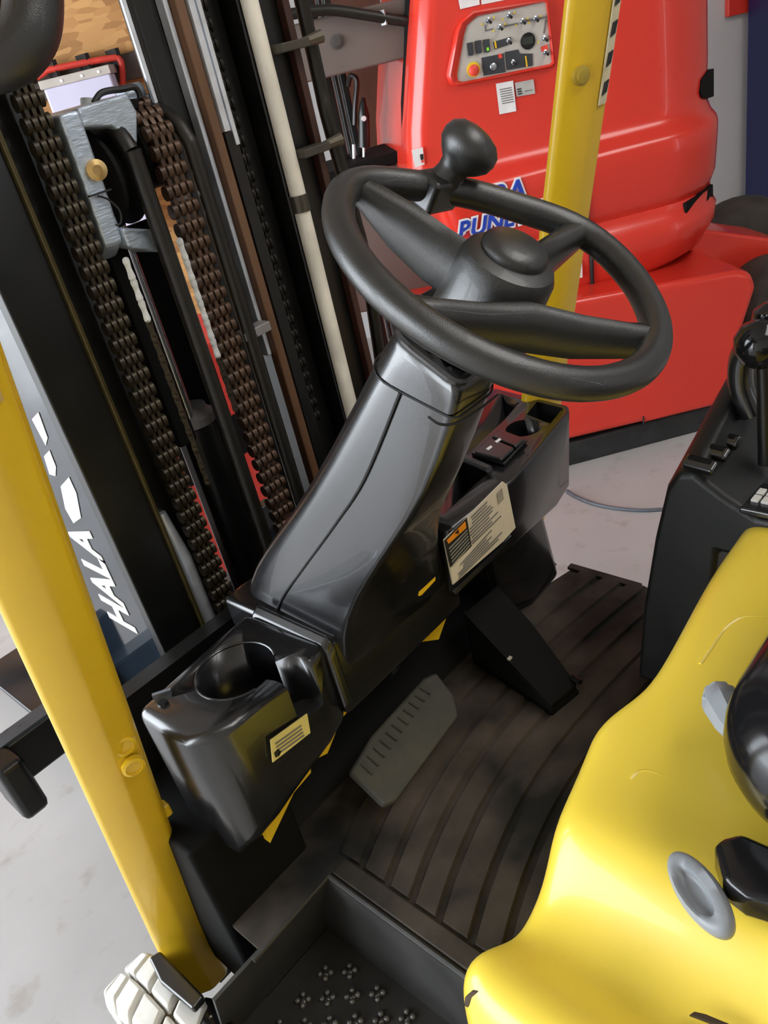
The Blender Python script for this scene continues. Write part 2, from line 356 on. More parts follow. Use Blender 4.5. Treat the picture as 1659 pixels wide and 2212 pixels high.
# lower bowl of the turret
lv = [(.560, -.10, .36, .22), (.575, -.22, .44, .165), (.62, -.27, .55, .14), (.70, -.275, .60, .125), (.745, -.275, .605, .125), (.765, -.275, .60, .145), (.80, -.275, .60, .155)]
obj('turret_skirt', MB().loft([plan(a0, a1 + .10, d, .95, .05, .28, h) for h, a0, a1, d in lv]), RED, lift, smooth=50)
lv = [(.780, -.275, .592, .175), (.80, -.28, .60, .160), (.85, -.30, .612, .143), (.96, -.32, .618, .137), (1.0, -.33, .62, .139), (1.018, -.338, .62, .150), (1.035, -.35, .62, .185), (1.06, -.372, .618, .203), (1.09, -.378, .618, .207), (1.2, -.36, .622, .208), (1.35, -.32, .622, .210), (1.53, -.27, .622, .217), (1.7, -.22, .61, .232), (1.9, -.15, .58, .27), (1.98, -.08, .5, .35)]
obj('turret_hood', MB().loft([plan(a0, a1 + .10, d, .95, .07, .28, h) for h, a0, a1, d in lv]), RED, lift, smooth=50)
# seam between fixed side and door
q = [(.164, .93, .132), (.150, .60, .128), (.15, .78, .14)]
obj('door_seam', MB().tube([LP(.158, .575, .150), LP(.156, .62, .137), LP(.154, .70, .122), LP(.155, .75, .122), LP(.157, .80, .146), LP(.158, .86, .137), LP(.16, .96, .135), LP(.162, .995, .136), LP(.163, 1.02, .150), LP(.164, 1.035, .182), LP(.165, 1.07, .202)], .0075, 6), PRINT, lift)
obj('edge_gasket', MB().tube([PD(884, -20, .34), PD(880, 120, .34), PD(874, 220, .34), PD(876, 320, .34)], .012, 8), VOID, lift)
# black recesses
def on_round(px, py, ca, cd_, r):
    rr_ = ray(px, py); o2 = CAM - LP(ca, 0, cd_); ox, oy = o2.dot(U_), o2.dot(D_); dx, dy = rr_.dot(U_), rr_.dot(D_)
    A2 = dx * dx + dy * dy; B2 = 2 * (ox * dx + oy * dy); C2 = ox * ox + oy * oy - r * r; q = B2 * B2 - 4 * A2 * C2
    t = (-B2 - math.sqrt(q)) / (2 * A2) if q > 0 else -B2 / (2 * A2)
    return CAM + rr_ * t
for pts_, ca, cd_, r in (([(1513, 200), (1516, 172), (1529, 154), (1542, 148), (1542, 180), (1542, 208), (1528, 213), (1517, 211)], .442, .488, .284), ([(1482, 462), (1483, 440), (1505, 426), (1525, 412), (1540, 398), (1541, 440), (1520, 456), (1490, 470)], .418, .425, .286)):
    ps_ = [on_round(x, y, ca, cd_, r) for x, y in pts_]
    obj('hand_recess', MB().prism(ps_, (D_ - U_ * .6) * .03), VOID, lift)
# control panel
PDN = .198
def QP(x, y, d=PDN): return PD(960 + x * 300 / 1659., y * 260 / 1438., d)
outer = [(60, 1010), (20, 900), (130, 350), (180, 250), (330, 130), (1190, 0), (1240, 20), (1330, 760), (1280, 810), (180, 1030)]
inner = [(165, 965), (152, 900), (235, 420), (270, 300), (390, 195), (1180, 25), (1215, 40), (1280, 740), (1255, 765), (230, 975)]
fr = MB(); n_ = len(outer)
R0 = [QP(x, y, .215) for x, y in outer]; R1 = [QP(x, y, .196) for x, y in outer]
R1b = [QP(o[0] * .6 + i[0] * .4, o[1] * .6 + i[1] * .4, .186) for o, i in zip(outer, inner)]; R2 = [QP(x, y, .193) for x, y in inner]; R3 = [QP(x, y, .212) for x, y in inner]
fr.loft([R0, R1, R1b, R2, R3], cap=False)
obj('control_panel_frame', fr, RED, lift, smooth=60)
cp = obj('control_panel', MB().prism([QP(x, y, PDN) for x, y in inner], D_ * .012), BEIGE, lift)
def onp(name, poly, mt, th=.004, up=0.0): return obj(name, MB().prism([QP(x, y, PDN - .001 - up) for x, y in poly], -D_ * th), mt, cp)
onp('key_field', [(440, 690), (705, 638), (730, 862), (470, 905)], CHARC, .002)
onp('selector_field', [(720, 622), (880, 590), (900, 640), (1050, 640), (1055, 785), (745, 838)], CHARC, .002)
onp('stripe', [(958, 670), (975, 668), (992, 795), (975, 800)], YSTK, .003)
onp('slide_field', [(580, 500), (790, 440), (800, 520), (600, 590)], CHARC, .002)
onp('stripe', [(592, 495), (610, 490), (625, 575), (605, 580)], YSTK, .003)
onp('red_mark', [(640, 645), (680, 640), (690, 690), (645, 700)], ERED, .003)
onp('red_mark', [(1150, 560), (1225, 530), (1235, 600), (1160, 620)], ERED, .002)
for x, y in ((305, 585), (403, 560), (502, 545)):
    onp('rocker_switch', [(x - 40, y - 70), (x + 28, y - 82), (x + 40, y + 60), (x + 22, y + 80), (x - 22, y + 82)], CHARC, .007)
onp('status_light', [(495, 570), (520, 565), (525, 605), (500, 610)], GREENL, .009)
onp('line_mark', [(478, 300), (488, 300), (492, 370), (484, 372)], PRINTG, .001); onp('line_mark', [(720, 300), (880, 270), (882, 290), (724, 318)], PRINTG, .001)
onp('line_mark', [(960, 235), (1215, 190), (1217, 215), (962, 262)], PRINTG, .001); onp('line_mark', [(1205, 230), (1222, 230), (1195, 400), (1180, 400)], PRINTG, .001); onp('line_mark', [(490, 360), (580, 335), (582, 350), (492, 375)], PRINTG, .001)
for x, y in ((520, 245), (765, 185), (655, 325), (925, 255), (1080, 225), (1190, 460), (1200, 625), (815, 745), (760, 490)):
    c = QP(x, y, PDN); tgl = obj('toggle_switch', MB().lathe([(.0075, 0), (.0075, .006), (.005, .007), (.005, .012)], c, -D_, 12), STEEL, cp)
    obj('toggle_lever', MB().tube([c - D_ * .01, c - D_ * .028 - Z_ * .006], [.003, .0042], 8), PRINT, tgl)
    for s in (-1, 1):
        if y < 500 and x != 760: onp('direction_arrow', [(x - 8 + s * 70, y - 8 - s * 40), (x + 8 + s * 70, y - 8 - s * 40), (x + 8 + s * 70, y + 18 - s * 40), (x - 8 + s * 70, y + 18 - s * 40)], EYEL, .001)
c = QP(345, 830); es = obj('emergency_stop', MB().lathe([(.0205, 0), (.0205, .003)], c, -D_, 24), EYEL, cp)
obj('stop_button', MB().lathe([(.009, .003), (.009, .012), (.0155, .014), (.0155, .022), (.011, .026), (.002, .027)], QP(335, 840), -D_, 24), ERED, es)
obj('key_switch', MB().lathe([(.010, 0), (.010, .010), (.0075, .012), (.002, .012)], QP(575, 795), -D_, 18), STEEL, cp)
ds = obj('round_display', MB().lathe([(.0225, 0), (.0225, .005), (.019, .006), (.001, .006)], QP(995, 490), -D_, 28), BLKG, cp)
obj('screen', MB().prism([QP(x, y, PDN - .0065) for x, y in ((925, 450), (1055, 430), (1065, 515), (935, 540))], -D_ * .001), mat('dim_lcd', (.03, .035, .028), .3), ds)
# stickers and lettering on the hood
def stick(name, px, d, mt, th=.0015, parent=lift): return obj(name, MB().prism([PD(x, y, d) for x, y in px], -D_ * th), mt, parent)
s1_ = stick('sticker', [(1071, 181), (1108, 174), (1115, 240), (1079, 247)], .205, WHITE)
for k in range(7): stick('print_line', [(1079 + k * .9, 193 + k * 5), (1105 + k * .9, 188 + k * 5), (1105.3 + k * .9, 190 + k * 5), (1079.3 + k * .9, 195 + k * 5)], .203, PRINTG, .0005, s1_)
s2_ = stick('rating_plate', [(1112, 179), (1152, 171), (1156, 202), (1116, 209)], .205, mat('silver_plate', (.42, .40, .37), .4))
for k in range(3): stick('print_line', [(1117 + k, 192 + k * 5), (1126 + k, 190 + k * 5), (1126 + k, 193 + k * 5), (1117 + k, 195 + k * 5)], .203, PRINT, .0005, s2_)
stick('print_line', [(1134, 196), (1150, 193), (1150, 195), (1134, 198)], .203, PRINTG, .0005, s2_)
stick('sticker', [(989, -6), (1034, -15), (1036, 10), (994, 20)], .212, WHITE); stick('sticker', [(1038, -15), (1130, -35), (1132, -8), (1040, 10)], .214, WHITE)
s3_ = stick('sticker', [(889, 325), (913, 318), (917, 355), (897, 362)], .203, WHITE); stick('print_mark', [(907, 334), (914, 332), (915, 344), (909, 346)], .200, PRINT, .001, s3_); stick('print_mark', [(910, 346), (915, 345), (916, 351), (911, 352)], .200, ERED, .001, s3_)
s4_ = stick('sticker', [(1228, 568), (1257, 562), (1258, 599), (1229, 605)], .122, WHITE); stick('print_mark', [(1238, 577), (1247, 575), (1247, 592), (1238, 594)], .120, PRINT, .001, s4_)
nF = -D_
tp = PD(1096, 420, .134); tx = (PD(1140, 417, .135) - PD(1060, 438, .135))
tw = text('lettering_outline', 'RA', tp, tx, nF, .088, WHITE, lift, .001, .2, .0085); text('lettering', 'RA', tp - D_ * .002, tx, nF, .088, BLUEP, tw, .001, .2, .0025)
tp = PD(1072, 480, .132)
tw = text('lettering_outline', 'BUNEW', tp, tx, nF, .074, WHITE, lift, .001, .3, .008); text('lettering', 'BUNEW', tp - D_ * .002, tx, nF, .074, BLUEP, tw, .001, .3, .002)
# boom, hose and mast of the lift, left of the turret
bm_ = obj('boom', lbox(-.78, -.16, 1.395, 1.555, .36, .56), WARMGREY, lift, bevel=.008, label='warm-tinted grey steel boom with a dark bolt')
obj('bolt', MB().lathe([(.020, 0), (.020, .006), (.012, .008), (.012, .014)], AH and PD(728, 90, .36), -D_, 14), mat('dark_bolt', (.06, .05, .045), .5), bm_)
obj('boom_hose', MB().tube(smooth_path([PD(610, 34, .34), PD(672, 24, .34), PD(720, 22, .34), PD(790, 32, .34), PD(850, 42, .34), PD(905, 49, .34), PD(960, 55, .36)], 5), .016, 10), HOSE, lift)
obj('hose_clip', MB().box(PD(828, 38, .335), (.006, .02, .04)), mat('dull_clip', (.3, .3, .3), .4, .5), lift)
obj('lower_boom', MB().prism([PD(x, y, .46) for x, y in ((700, 405), (905, 338), (1010, 560), (1000, 640), (760, 680))], D_ * .25), WARMGREY, lift, bevel=.01)
obj('slew_beam', MB().prism([PD(x, y, .44) for x, y in ((690, 378), (905, 312), (906, 338), (700, 405))], D_ * .30), VOID, lift, bevel=.006)
for x0, x1 in ((700, 722), (728, 736), (741, 756)):
    a_ = AH(x0, 200, .62)[0]; b_ = AH(x1, 200, .62)[0]; obj('upright', lbox(a_, b_, .2, 1.95, .62, .70), BLKM, lift, bevel=.004)
obj('cylinder_hose', MB().tube(smooth_path([PD(752, 185, .6), PD(757, 165, .58), PD(768, 168, .56), PD(771, 185, .56), PD(767, 230, .56), PD(766, 270, .56)], 5), .009, 8), HOSE, lift)
cy = obj('hydraulic_cylinder', MB().tube([PD(785, 210, .55), PD(784, 225, .55), PD(786, 250, .55), PD(787, 318, .55)], [.006, .012, .020, .021], 14), BLKM, lift)
obj('rod', MB().tube([PD(787, 318, .55), PD(788, 372, .55)], .008, 10), STEEL, cy); obj('pin', MB().lathe([(.009, 0), (.008, .004)], PD(786, 256, .528), -D_, 12), WHITE, cy)
obj('sight_glass', MB().tube([PD(764, 312, .58), PD(765, 346, .58)], .006, 8), WHITE, lift)
cn = obj('cable_connector', MB().tube([PD(892, 545, .40), PD(903, 555, .40), PD(918, 567, .40), PD(932, 578, .40), PD(938, 583, .40)], [.017, .019, .017, .014, .009], 12), mat('grey_connector', (.42, .44, .46), .4), lift, label='grey cable connector')
obj('connector_tip', MB().tube([PD(938, 583, .40), PD(953, 598, .40)], .005, 8), STEEL, cn)
# wheels and red mudguard on its far side
def wheel(name, c, axis, R, wd_, mt, parent, rim=None, label=None):
    a = V(axis).normalized(); o = V(c) - a * wd_ / 2
    w_ = obj(name, MB().lathe([(R * .58, 0), (R * .82, -.004), (R * .95, wd_ * .08), (R, wd_ * .25), (R, wd_ * .75), (R * .95, wd_ * .92), (R * .82, wd_ + .004), (R * .58, wd_)], o, a, 40), mt, parent, label=label)
    obj('rim', MB().lathe([(R * .6, wd_ * .12), (R * .55, wd_ * .2), (R * .2, wd_ * .3), (R * .18, wd_ * .15), (.005, wd_ * .15)], o, a, 24), rim or VOID, w_); return w_
wheel('wheel', PD(1600, 590, .75), D_, .31, .2, TYREB, lift)
wheel('wheel', PD(1672, 655, .22), D_, .17, .2, TYREB, lift)
obj('mudguard', MB().prism([PD(x, y, .30) for x, y in ((1478, 515), (1530, 497), (1700, 520), (1700, 560), (1640, 585), (1585, 600), (1500, 560))], D_ * .28), RED, lift, bevel=.012, seg=3)

# ------------------------------------------------------------------ the forklift (X to its right, Y forwards, floor mat at 0.5 m)
XC, ZM = 0.643, 0.5
fk = thing('forklift', 'yellow and black forklift seen from its open left side', 'forklift', (XC, 0.5, 0))
# chassis: side plates, bulkhead, underbody
obj('bulkhead', MB().bb(.20, 1.10, .925, .955, .20, .80), BLKM, fk)
obj('toe_board', MB().prism([(.36, .80, .50), (.36, .925, .50), (.36, .925, .62)], (.76, 0, 0)), VOID, fk)
obj('front_side_panel', MB().prism([(.205, .765, .30), (.205, .93, .30), (.205, .93, .66), (.205, .765, .66)], (.16, 0, 0)), VOID, fk, bevel=.008)
obj('underbody', MB().bb(.36, 1.09, -.5, .93, .12, .47), BLKM, fk)
# floor mat with its curved ribs
matb = obj('floor_mat', MB().prism([(.349, .30, .490), (1.134, .30, .490), (1.134, .765, .490), (1.0, .80, .490), (1.0, .93, .490), (.215, .93, .490), (.215, .703, .490), (.349, .703, .490)], (0, 0, .006)), MATM, fk)
def rib_y(x, y0): return y0 - (0.62 if x < .72 else .24) * (x - .72) ** 2
gl = [.395, .445, .497, .545, .598, .645, .69, .74, .79]
for i in range(len(gl) - 1):
    top, bot = [], []
    m1 = MB(); xs = [.385 + (1.128 - .385) * k / 14 for k in range(15)]
    rings = []
    for x in xs:
        ya, yb = rib_y(x, gl[i]) + .004, rib_y(x, gl[i + 1]) - .004
        rings.append([(x, ya, .494), (x, yb, .494), (x, yb - .003, .5025), (x, ya + .003, .5025)])
    m1.loft(rings); obj('mat_rib', m1, MATM, matb, smooth=30)
obj('mat_edge_rib', MB().bb(.352, .380, .32, .70, .494, .501), MATM, matb, bevel=.002)
obj('mat_lip', MB().prism([(1.118, .62, .496), (1.134, .62, .496), (1.134, .775, .496), (1.118, .775, .496)], (0, .0, .007)), MATM, matb, bevel=.002)
STEPM = mat('dusty_lit_step_moulding', (.030, .029, .027), .5, var=.2, scale=14, bump=.15, bscale=500)  # dusty plastic, colour also lightened for light falling in from the door
# step well
sw = obj('step_well', MB().prism([(.349, .20, .498), (.349, .703, .498), (.349, .703, .315), (.349, .20, .330)], (-.004, 0, 0)), STEPM, fk, label='black moulded step well')
obj('front_panel', MB().prism([(.135, .703, .495), (.349, .703, .495), (.349, .765, .318), (.135, .765, .318)], (0, .006, 0)), STEPM, sw)
obj('side_panel', MB().prism([(.345, .20, .495), (.345, .703, .495), (.345, .768, .312), (.345, .20, .33)], (-.003, 0, 0)), STEPM, sw)
obj('edge_trim', MB().tube([(.346, .20, .497), (.346, .700, .497), (.20, .700, .497)], .004, 8), STEPM, sw)
obj('corner_trim', MB().tube([(.344, .701, .497), (.344, .763, .320)], .003, 8), STEPM, sw)
obj('tread_plate', MB().prism([(.12, .20, .318), (.349, .20, .318), (.349, .768, .306), (.12, .768, .306)], (0, 0, .01)), STEPM, sw)
g = MB()
for k in range(4):
    a = math.pi / 4 + k * math.pi / 2
    g.lathe([(.0042, 0), (.0042, .0035), (.0026, .0055), (.0005, .006)], (math.cos(a) * .0075, math.sin(a) * .0075, 0), (0, 0, 1), 8)
g.lathe([(.005, 0), (.005, .0012)], (0, 0, 0), (0, 0, 1), 10)
gm = g.mesh('grip_stud'); gm.shade_smooth(); gm.materials.append(mat('worn_steel_stud', (.16, .155, .15), .30, .5))
for i in range(5):
    for j in range(17):
        x = .145 + i * .048 + (.024 if j % 2 else 0); y = .25 + j * .029
        if x < .335:
            o = link('grip_stud', gm, sw); o.location = (x, y, .328 - (y - .2) * .0212); o.scale = (1.1, 1.1, 1.1)
obj('step_rail', MB().tube(smooth_path([(.128, .80, .36), (.124, .74, .365), (.122, .60, .36), (.122, .20, .36)], 4), .026, 12), BLK, fk)
# overhead guard pillars
def pillar(s, lab):
    rings = []
    for z in (.25, .34, .42, .8, 1.2, 1.6, 2.0):
        yc = .900 - (max(z, .36) - .4) * .263; xc = .180 + (z - .4) * .008
        xc = xc if s < 0 else 2 * XC - .002 - xc
        hx, hy = (.038, .020) if s < 0 else (.045, .022)
        pr = [(-hx, hy * .8), (-hx * .8, hy), (hx * .8, hy), (hx, hy * .7), (hx, -hy * .5), (hx * .75, -hy), (hx * .05, -hy), (-hx * .12, -hy * .9), (-hx * .9, hy * .1), (-hx, hy * .35)]
        rings.append([(xc + x, yc + y, z) for x, y in pr])
    return obj('overhead_guard_pillar', MB().loft(rings), YELP, fk, bevel=.005, seg=3, label=lab)
pl = pillar(-1, 'golden yellow pillar nearest the step'); pr_ = pillar(1, 'golden yellow pillar beside the red lift')
def ptY(z, off=0): return .900 - (z - .4) * .263 + off
for px, py in ((268, 1610), (288, 1655)):
    c = PX(px, py, .196); obj('plug', MB().lathe([(.0135, -.004), (.0135, .003), (.010, .0045), (.0095, .002), (.001, .002)], PY(px, py, ptY(.88) - .018), (-.35, -1, -.1), 18), YELP, pl)
for z in (.70, .585, .475):
    obj('clip_tab', MB().box((.180 + (z - .4) * .008 + .039, ptY(z) - .004, z), (.012, .016, .020)), YELP, pl, bevel=.003)
obj('sticker', MB().prism([V((.180 + (z - .4) * .008 + k, ptY(z) - .0205, z)) for k, z in ((-.004, 1.318), (.020, 1.318), (.020, 1.360), (-.004, 1.360))], (0, -.002, 0)), mat('tan_sticker', (.50, .33, .11), .5), pl)
c = PY(1254, 163, ptY(1.37) - .014); obj('bolt', MB().lathe([(.0125, -.003), (.0125, .004), (.0085, .005), (.0085, .008), (.001, .009)], c, (-.5, -1, -.2), 18), mat('olive_bolt', (.42, .30, .04), .35, .3), pr_)
c = PY(1172, 748, ptY(.99) - .014); obj('bolt', MB().lathe([(.009, -.003), (.009, .004), (.006, .006), (.001, .007)], c, (-.5, -1, -.2), 14), YELP, pr_)
# pictogram strip on the right pillar's rear face
zt_, zb_ = 1.56, 1.345
def rp_(z, k): return V((2 * XC - .182 - (z - .4) * .008 + k, ptY(z) - .0232, z))
stp = obj('pictogram_strip', MB().prism([rp_(zb_, .008), rp_(zb_, .027), rp_(zt_, .027), rp_(zt_, .008)], (0, -.002, 0)), mat('cream_strip', (.62, .55, .36), .5), pr_)
for k in range(6):
    z = zb_ + .02 + k * .034
    obj('pictogram', MB().prism([rp_(z - .009, .011), rp_(z - .006, .022), rp_(z + .009, .024), rp_(z + .007, .013)], (0, -.0035, 0)), PRINT, stp)
# grab handle on the near pillar
hp = [PY(-120, 150, .60), PY(-40, 140, .585), PY(25, 118, .575), PY(62, 70, .57), PY(72, 10, .57), PY(66, -60, .57), PY(40, -200, .57)]
obj('grab_handle', MB().tube(smooth_path(hp, 6), .0185, 14), RUBH, fk)

# ---- mast
mast = obj('mast', MB().prism([(.376, 1.0, .12), (.448, 1.0, .12), (.448, 1.135, .12), (.421, 1.135, .12), (.421, 1.022, .12), (.376, 1.022, .12)], (0, 0, 1.98)), BLKM, fk, bevel=.003)
def vb(name, x0, x1, y0, y1, z0, z1, mt, bev=.003, lab=None): return obj(name, MB().bb(x0, x1, y0, y1, z0, z1), mt, mast, bevel=bev, label=lab)
vb('outer_rail', 2 * XC - .448, 2 * XC - .368, 1.0, 1.13, .12, 2.1, BLKM, .006)
vb('rail_flange', .446, .452, .992, 1.02, .12, 2.1, mat('edge_reflection_olive', (.06, .045, .012), .35, .4), .002)  # rail edge tinted olive for the yellow reflected along it
vb('inner_rail', .452, .492, 1.03, 1.12, .12, 2.1, BLKM); vb('inner_rail', .492, .527, 1.05, 1.12, .12, 2.1, BLKM)
vb('inner_rail', .775, .832, 1.03, 1.12, .12, 2.1, BLKM)
obj('wear_strip', MB().tube([(.470, 1.02, .12), (.470, 1.02, .88), (.468, 1.026, .96)], [.0145, .0145, .008], 16), mat('bare_worn_steel', (.72, .76, .82), .38, .55), mast, label='bright worn steel strip')
vb('lift_cylinder', .690, .736, 1.03, 1.056, .12, 2.1, BLKM, .008)
vb('edge_strip', .685, .691, 1.034, 1.040, 1.47, 2.1, mat('bare_worn_steel', (.72, .76, .82), .38, .55), .001, 'bright steel edge'); vb('edge_strip', .729, .737, 1.012, 1.03, 1.10, 2.1, mat('bare_worn_steel', (.72, .76, .82), .38, .55), .002, 'bright steel edge')
vb('rust_bar', .738, .754, 1.0, 1.02, .12, 2.1, RUSTB, .003, 'rust brown bar')
vb('guide_strip', .757, .767, .998, 1.01, 1.42, 2.1, mat('bare_worn_steel', (.72, .76, .82), .38, .55), .001, 'bright toothed steel strip'); vb('guide_strip', .770, .777, .998, 1.01, 1.40, 2.1, mat('bare_worn_steel', (.72, .76, .82), .38, .55), .001, 'bright toothed steel strip')
vb('guide_strip', .757, .777, 1.0, 1.02, .12, 1.42, BLKM, .002)
vb('cross_member', .37, .92, 1.10, 1.13, .55, .62, BLKM); vb('cross_member', .37, .92, 1.10, 1.13, 1.75, 1.85, BLKM)
def hose(name, pts, r, mt, n=10): return obj(name, MB().tube(smooth_path(pts, 5), r, n), mt, mast)
wh = hose('pale_hose', [(.846, .985, 2.1), (.846, .985, 1.4), (.845, .985, 1.1), (.843, .985, .6), (.843, .985, .2)], .0125, WHOSE)
for z in (1.30,):
    obj('hose_clamp', MB().lathe([(.0145, -.012), (.0145, .012)], (.845, .985, z), (0, 0, 1), 16), mat('clamp_band', (.10, .09, .07), .4, .6), wh)
for (px, py) in ((625, 100), (672, 325)):
    c = PY(px, py, .975); br = obj('hose_bracket', MB().box(c, (.055, .03, .012)), mat('dusty_bracket', (.055, .048, .035), .55), mast, bevel=.002)
    obj('thumb_bolt', MB().tube([c + V((.025, 0, 0)), c + V((.055, -.012, .003))], [.006, .009], 8), mat('dull_bolt', (.14, .12, .09), .5, .4), br)
hose('side_hose', [(.945, .99, 2.1), (.945, .99, 1.5), (.940, .985, 1.40), (.955, .99, 1.25), (.965, 1.0, 1.15), (.95, 1.02, .8)], .011, HOSE)
vb('side_plate', .905, .918, .985, 1.0, .3, 2.1, mat('red_brown_primer', (.05, .016, .010), .5), .002)
# free-lift cylinder with rods, crosshead and pulleys
vb('free_lift_cylinder', .560, .625, 1.03, 1.09, .12, 1.055, BLKM, .022)
obj('gland_nut', MB().lathe([(.036, 0), (.036, .012), (.026, .02), (.026, .026)], (.592, 1.06, 1.045), (0, 0, 1), 20), mat('grey_nut', (.16, .155, .16), .45, .4), mast)
obj('piston_rod', MB().cyl((.578, 1.045, 1.05), (.578, 1.045, 1.36), .0095, 16), STEEL, mast, label='chrome rod'); obj('guide_rod', MB().cyl((.621, 1.01, 1.03), (.621, 1.01, 1.34), .0042, 10), STEEL, mast); obj('guide_rod', MB().cyl((.609, 1.01, 1.03), (.609, 1.01, 1.34), .003, 10), BRASS, mast)
vb('rod_shroud', .540, .572, 1.03, 1.07, 1.03, 1.33, VOID, .004)
vb('back_plate', .590, .668, 1.095, 1.105, .9, 1.335, VOID, .002)
ym, zp, rp0 = 1.055, 1.425, .055
cr = obj('crosshead', MB().prism([(.525, .992, 1.490), (.525, .995, 1.40), (.525, 1.0, 1.335), (.525, 1.03, 1.315), (.525, 1.10, 1.32), (.525, 1.115, 1.42), (.525, 1.10, 1.492)], (.028, 0, 0)), CAST, mast, bevel=.005, label='bluish grey cast crosshead')
obj('yoke', MB().prism([(.552, .993, 1.352), (.552, .993, 1.326), (.600, 1.0, 1.305), (.635, 1.02, 1.302), (.635, 1.02, 1.325), (.60, 1.0, 1.335)], (0, .08, 0)), CAST, cr, bevel=.004)
obj('yoke', MB().prism([(.552, .995, 1.492), (.552, .995, 1.470), (.590, .998, 1.463), (.622, 1.005, 1.435), (.640, 1.01, 1.47), (.632, 1.005, 1.494)], (0, .08, 0)), CAST, cr, bevel=.004)
obj('cross_tube', MB().cyl((.64, 1.06, 1.478), (.745, 1.06, 1.462), .016, 18), CAST, cr)
obj('plug', MB().lathe([(.0125, -.004), (.0125, .004), (.006, .006), (.006, .003), (.001, .003)], (.545, .990, 1.423), (-.3, -1, 0), 18), BRASS, cr)
obj('clip_wire', MB().tube(smooth_path([(.535, .991, 1.395), (.546, .990, 1.388), (.556, .990, 1.372), (.552, .990, 1.358), (.544, .990, 1.357)], 5), .0014, 6), PRINT, cr)
obj('split_line', MB().bb(.524, .556, .9905, .995, 1.3965, 1.3985), PRINT, cr)
obj('hose_sheave', MB().lathe([(.030, 0), (.062, 0), (.062, .006), (.050, .012), (.050, .022), (.062, .028), (.062, .034), (.030, .034)], (.573, ym, 1.405), (1, 0, 0), 36), VOID, cr)
obj('chain_sheave', MB().lathe([(.02, 0), (.050, 0), (.050, .05), (.02, .05)], (.630, ym, zp), (1, 0, 0), 36), VOID, cr)
obj('retainer', MB().tube(smooth_path([PY(203, 222, 1.03), PY(216, 203, 1.03), PY(235, 196, 1.03), PY(262, 193, 1.03), PY(288, 188, 1.03), PY(299, 198, 1.03), PY(303, 212, 1.03)], 4), .004, 8), PRINT, cr)
obj('retainer_plate', MB().prism([PY(x, y, 1.02) for x, y in ((210, 228), (262, 212), (300, 215), (300, 232), (260, 238), (212, 246))], (0, .05, 0)), VOID, cr)
obj('oil_pot', MB().cyl(PY(198, 215, 1.06), PY(200, 245, 1.06), .014, 14), mat('milky_plastic', (.55, .58, .58), .35), cr); obj('top_tube', MB().cyl(PY(262, 206, 1.06), PY(304, 196, 1.06), .011, 14), CAST, cr)
obj('stop_block', MB().prism([PY(x, y, 1.05) for x, y in ((345, 198), (386, 185), (395, 215), (350, 220))], (0, .05, 0)), VOID, cr); obj('stop_block', MB().prism([PY(x, y, 1.04) for x, y in ((108, 250), (145, 241), (152, 252), (112, 264))], (0, .04, 0)), VOID, cr)
# chains: one object per link row
def stadium(L, w, n=5):
    return [(math.sin(math.pi * (k / n)) * 0 + w / 2 * math.cos(math.radians(180 * k / n)), L / 2 - w / 2 + w / 2 * math.sin(math.radians(180 * k / n))) for k in range(n + 1)] + \
           [(-w / 2 * math.cos(math.radians(180 * k / n)), -L / 2 + w / 2 - w / 2 * math.sin(math.radians(180 * k / n))) for k in range(n + 1)]
def link_mesh(name, offs, mt, L=.0215, w=.0135, th=.0050, pin=.0195):
    g = MB(); o = stadium(L, w)
    for x in offs: g.prism([(x - th / 2, a, b) for a, b in o], (th, 0, 0))
    if pin: g.lathe([(.0036, -pin), (.0036, pin)], (0, 0, L / 2 - w / 2), (1, 0, 0), 8)
    me = g.mesh(name); me.shade_smooth(); me.set_sharp_from_angle(angle=math.radians(40)); me.materials.append(mt); return me
def leaf_chain(name, x, path, mt, lab, wide=1.0):
    A = link_mesh('link', [k * .0112 * wide for k in (-1.5, -.5, .5, 1.5)], mt, .0200, .0165, .0078 * wide, .0215 * wide); B = link_mesh('link', [k * .0112 * wide for k in (-1, 0, 1)], mt, .0258, .0095, .0062 * wide, 0)
    first = None; acc = 0; i = 0; pts = [V((x, y, z)) for y, z in path]; step = .0122
    seg = 0; p = pts[0].copy(); out = []
    while seg < len(pts) - 1:
        t = (pts[seg + 1] - p)
        if t.length < step:
            seg += 1; continue
        p = p + t.normalized() * step; out.append((p.copy(), t.normalized()))
    for k, (q, t) in enumerate(out):
        me = A if k % 2 == 0 else B
        if first is None:
            first = link(name, me.copy(), mast, mt, lab); o = first; first.data.transform(Matrix.Translation(q)); continue
        o = link('link', me, first); o.location = q; o.rotation_euler = (math.atan2(t.z, t.y) - math.pi / 2, 0, 0)
    return first
leaf_chain('lift_chain', .499, [(1.0, .40), (1.0, 1.62)], OILC, 'oily dark leaf chain', .82)
arc = [(ym - rp0 * math.cos(math.radians(t)), zp + rp0 * math.sin(math.radians(t))) for t in range(0, 150, 8)]
leaf_chain('lift_chain', .655, [(1.0, .70)] + arc + [(1.105, 1.40)], RUSTC, 'rust brown leaf chain')
leaf_chain('lift_chain', .789, [(1.025, .95), (1.025, 1.64)], mat('black_oiled_chain', (.012, .010, .007), .45, .4), 'black leaf chain', .6)
